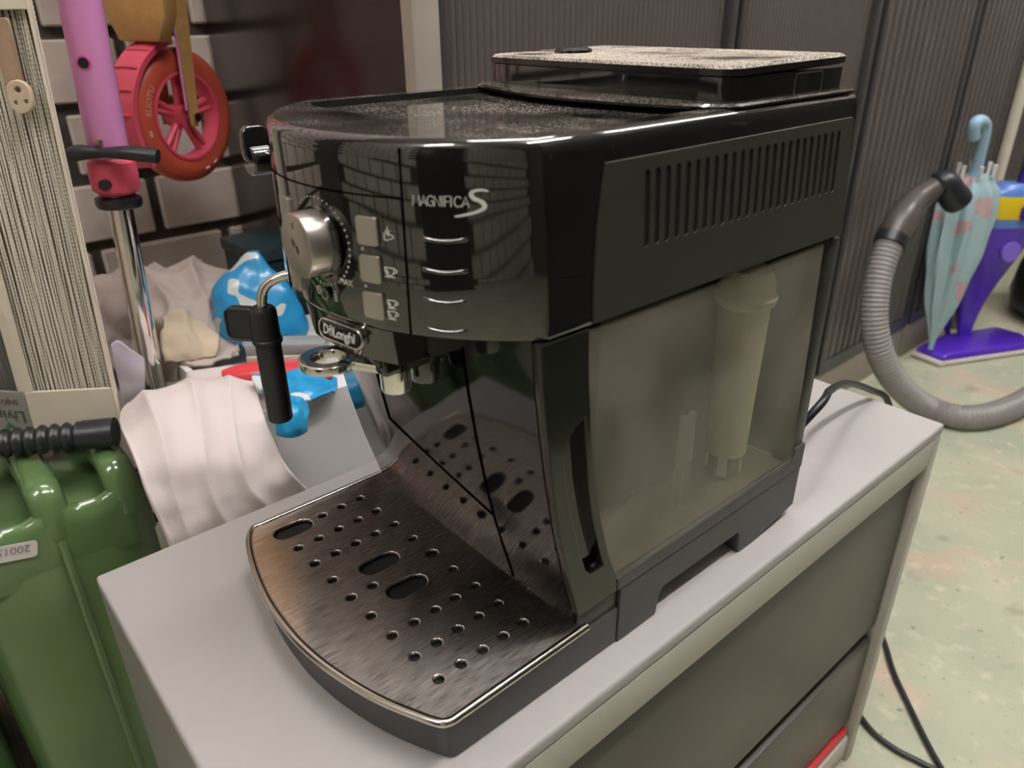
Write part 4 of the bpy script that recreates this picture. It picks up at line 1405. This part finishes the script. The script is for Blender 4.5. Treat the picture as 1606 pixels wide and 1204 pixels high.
# ------------------------------------------------------------------ purple spray mop
M_purple = mat('purple_plastic', (0.085, 0.025, 0.50), 0.25, coat=.3)
M_purple2 = mat('dark_violet_plastic', (0.045, 0.02, 0.26), 0.3)
mc = P(1525, 548, Z=-.485)
t = thing('spray_mop', 'purple spray mop with blue and yellow label standing on the floor', 'mop', (mc.x, mc.y, 0))
o0 = Vector((mc.x, mc.y, 0))
cr = [P(1431, 556, Z=-.494), P(1475, 573, Z=-.494), P(1620, 552, Z=-.494), P(1606, 536, Z=-.494), P(1560, 524, Z=-.494), P(1470, 538, Z=-.494)]
cr = [Vector((q.x-o0.x, q.y-o0.y, 0)) for q in cr]
cen = sum(cr, Vector())/len(cr)
sh = lambda s, z: [cen+(q-cen)*s+Vector((0, 0, z)) for q in cr]
MB().rings([sh(1.0, .002), sh(1.03, .006), sh(1.02, .014), sh(1, .016)]).build('cleaning_pad', mat('white_pad', (.68, .62, .60), .9, bump=.4, bscale=150), t, bevel=.002)
MB().rings([sh(.97, .0162), sh(.97, .026), sh(.86, .036)]).build('mop_head', M_purple, t, bevel=.004, smooth=40)
ym = mc.y
secs = [(1512, 540, .014), (1512, 518, .020), (1520, 480, .035), (1532, 440, .055), (1550, 400, .074), (1568, 360, .086), (1580, 330, .090), (1592, 300, .080), (1600, 286, .050)]
cs = [(P(a, b, Y=ym+.03)-o0, r) for a, b, r in secs]
sdv = Vector((_r.x, _r.y, 0)).normalized(); dpv = Vector((_f.x, _f.y, 0)).normalized()
def msec(t0, t1, K, grow=1.0, n=28):
    rg = []
    for k in range(K):
        t_ = t0+(t1-t0)*k/(K-1)
        c = crom([q[0] for q in cs], t_); r = crom([Vector((q[1], 0, 0)) for q in cs], t_).x*grow
        rg.append([c+sdv*(r*.95*(abs(cos(a))**.7)*(1 if cos(a) > 0 else -1))+dpv*(r*.55*(abs(sin(a))**.7)*(1 if sin(a) > 0 else -1)) for a in [2*pi*i/n for i in range(n)]])
    return rg
MB().rings(msec(0, .70, 26)).build('mop_body', M_purple, t, smooth=60)
bt_ = MB().rings(msec(.66, 1.0, 16, 1.03)).build('bottle', mat('blue_bottle', (.10, .22, .62), .3, coat=.3), t, smooth=60)
MB().rings(msec(.72, .86, 8, 1.05)).build('bottle_label', mat('yellow_label', (.75, .55, .02), .4), t, smooth=60)
c_ = crom([q[0] for q in cs], .765)+dpv*(-.056)+sdv*.035
me = plate2d(rrect(-.036, .036, -.018, .018, .008), [], .008, .001)
link('label_patch', warp(me, lambda c: c_+sdv*c.x+Vector((0, 0, c.y))-dpv*c.z), M_purple2, t, 40)
me = plate2d(stadium(0, 0, .016, .008), [], .010, .001)
link('label_patch', warp(me, lambda c: c_+sdv*(c.x+.012)+Vector((0, 0, c.y-.008))-dpv*c.z), M_print, t, 40)
c2_ = crom([q[0] for q in cs], .54)+dpv*(-.048)+sdv*.020
me = plate2d(circle(0, 0, .024, 24), [], .012, .002)
link('spray_button', warp(me, lambda c: c2_+sdv*c.x+Vector((0, 0, c.y*1.15))-dpv*c.z), mat('light_purple', (.24, .14, .70), .3), t, 40)
pl = crom([q[0] for q in cs], .99)
MB().tube([pl-Vector((0, 0, .05)), pl+(sdv*.10+Vector((0, 0, .55)))], .014, 14).build('mop_pole', M_purple2, t, smooth=60)
ds = msec(.05, .62, 10, .5)
MB().rings([[q-sdv*(.030+.018*k/9)+dpv*.03 for q in ring] for k, ring in enumerate(ds)]).build('rear_spine', M_purple2, t, smooth=60)

# ------------------------------------------------------------------ white broomstick, dark bag
wp = P(1562, 290, X=-.364)
MB_ = MB().lathe([(.0005, 0), (.014, 0), (.0145, .01), (.0145, 1.55), (.012, 1.562), (.0005, 1.565)], (0, 0, 0), 'Z', 16)
o = MB_.build('broomstick', mat('white_wood_stick', (.66, .62, .50), .45), None, smooth=40, loc=(wp.x, wp.y, 0))
tag(o, 'white wooden stick standing upright between umbrella and mop', 'stick')
rg = []
cb = P(1622, 512, Z=-.5)+Vector((0, .16, 0)); cb.z = 0; cb.x += .06
for k in range(20):
    z = .34*k/19
    r = .19*sqrt(max(.02, 1-(max(0, z-.12)/.235)**2))*(1-.25*max(0, (.04-z)/.04))
    rg.append([cb+Vector(((r+.02*noise.noise(Vector((cos(a)*2, sin(a)*2, z*9))))*cos(a), (r+.02*noise.noise(Vector((cos(a)*2, sin(a)*2, z*9))))*sin(a), z)) for a in [2*pi*i/40 for i in range(40)]])
o = MB().rings(rg).build('dark_bag', mat('black_bag_fabric', (.010, .009, .012), .5, bump=.3, bscale=20), None, smooth=70)
tag(o, 'black bag slumped on the floor behind the purple mop', 'bag')

# ------------------------------------------------------------------ black cable looping on the floor
cp_ = [P(a, b, Z=-.4955) for a, b in ((1325, 1085), (1362, 1140), (1400, 1172), (1445, 1196), (1500, 1225), (1545, 1262), (1560, 1300), (1540, 1290), (1500, 1240), (1462, 1180), (1425, 1105), (1402, 1055), (1388, 1010), (1372, 965))]
o = MB().tube(spline(cp_, 120), .0040, 10).build('floor_cable', M_rubber, None, smooth=60)
tag(o, 'black cable looping out over the green concrete from behind the cabinet', 'cable')
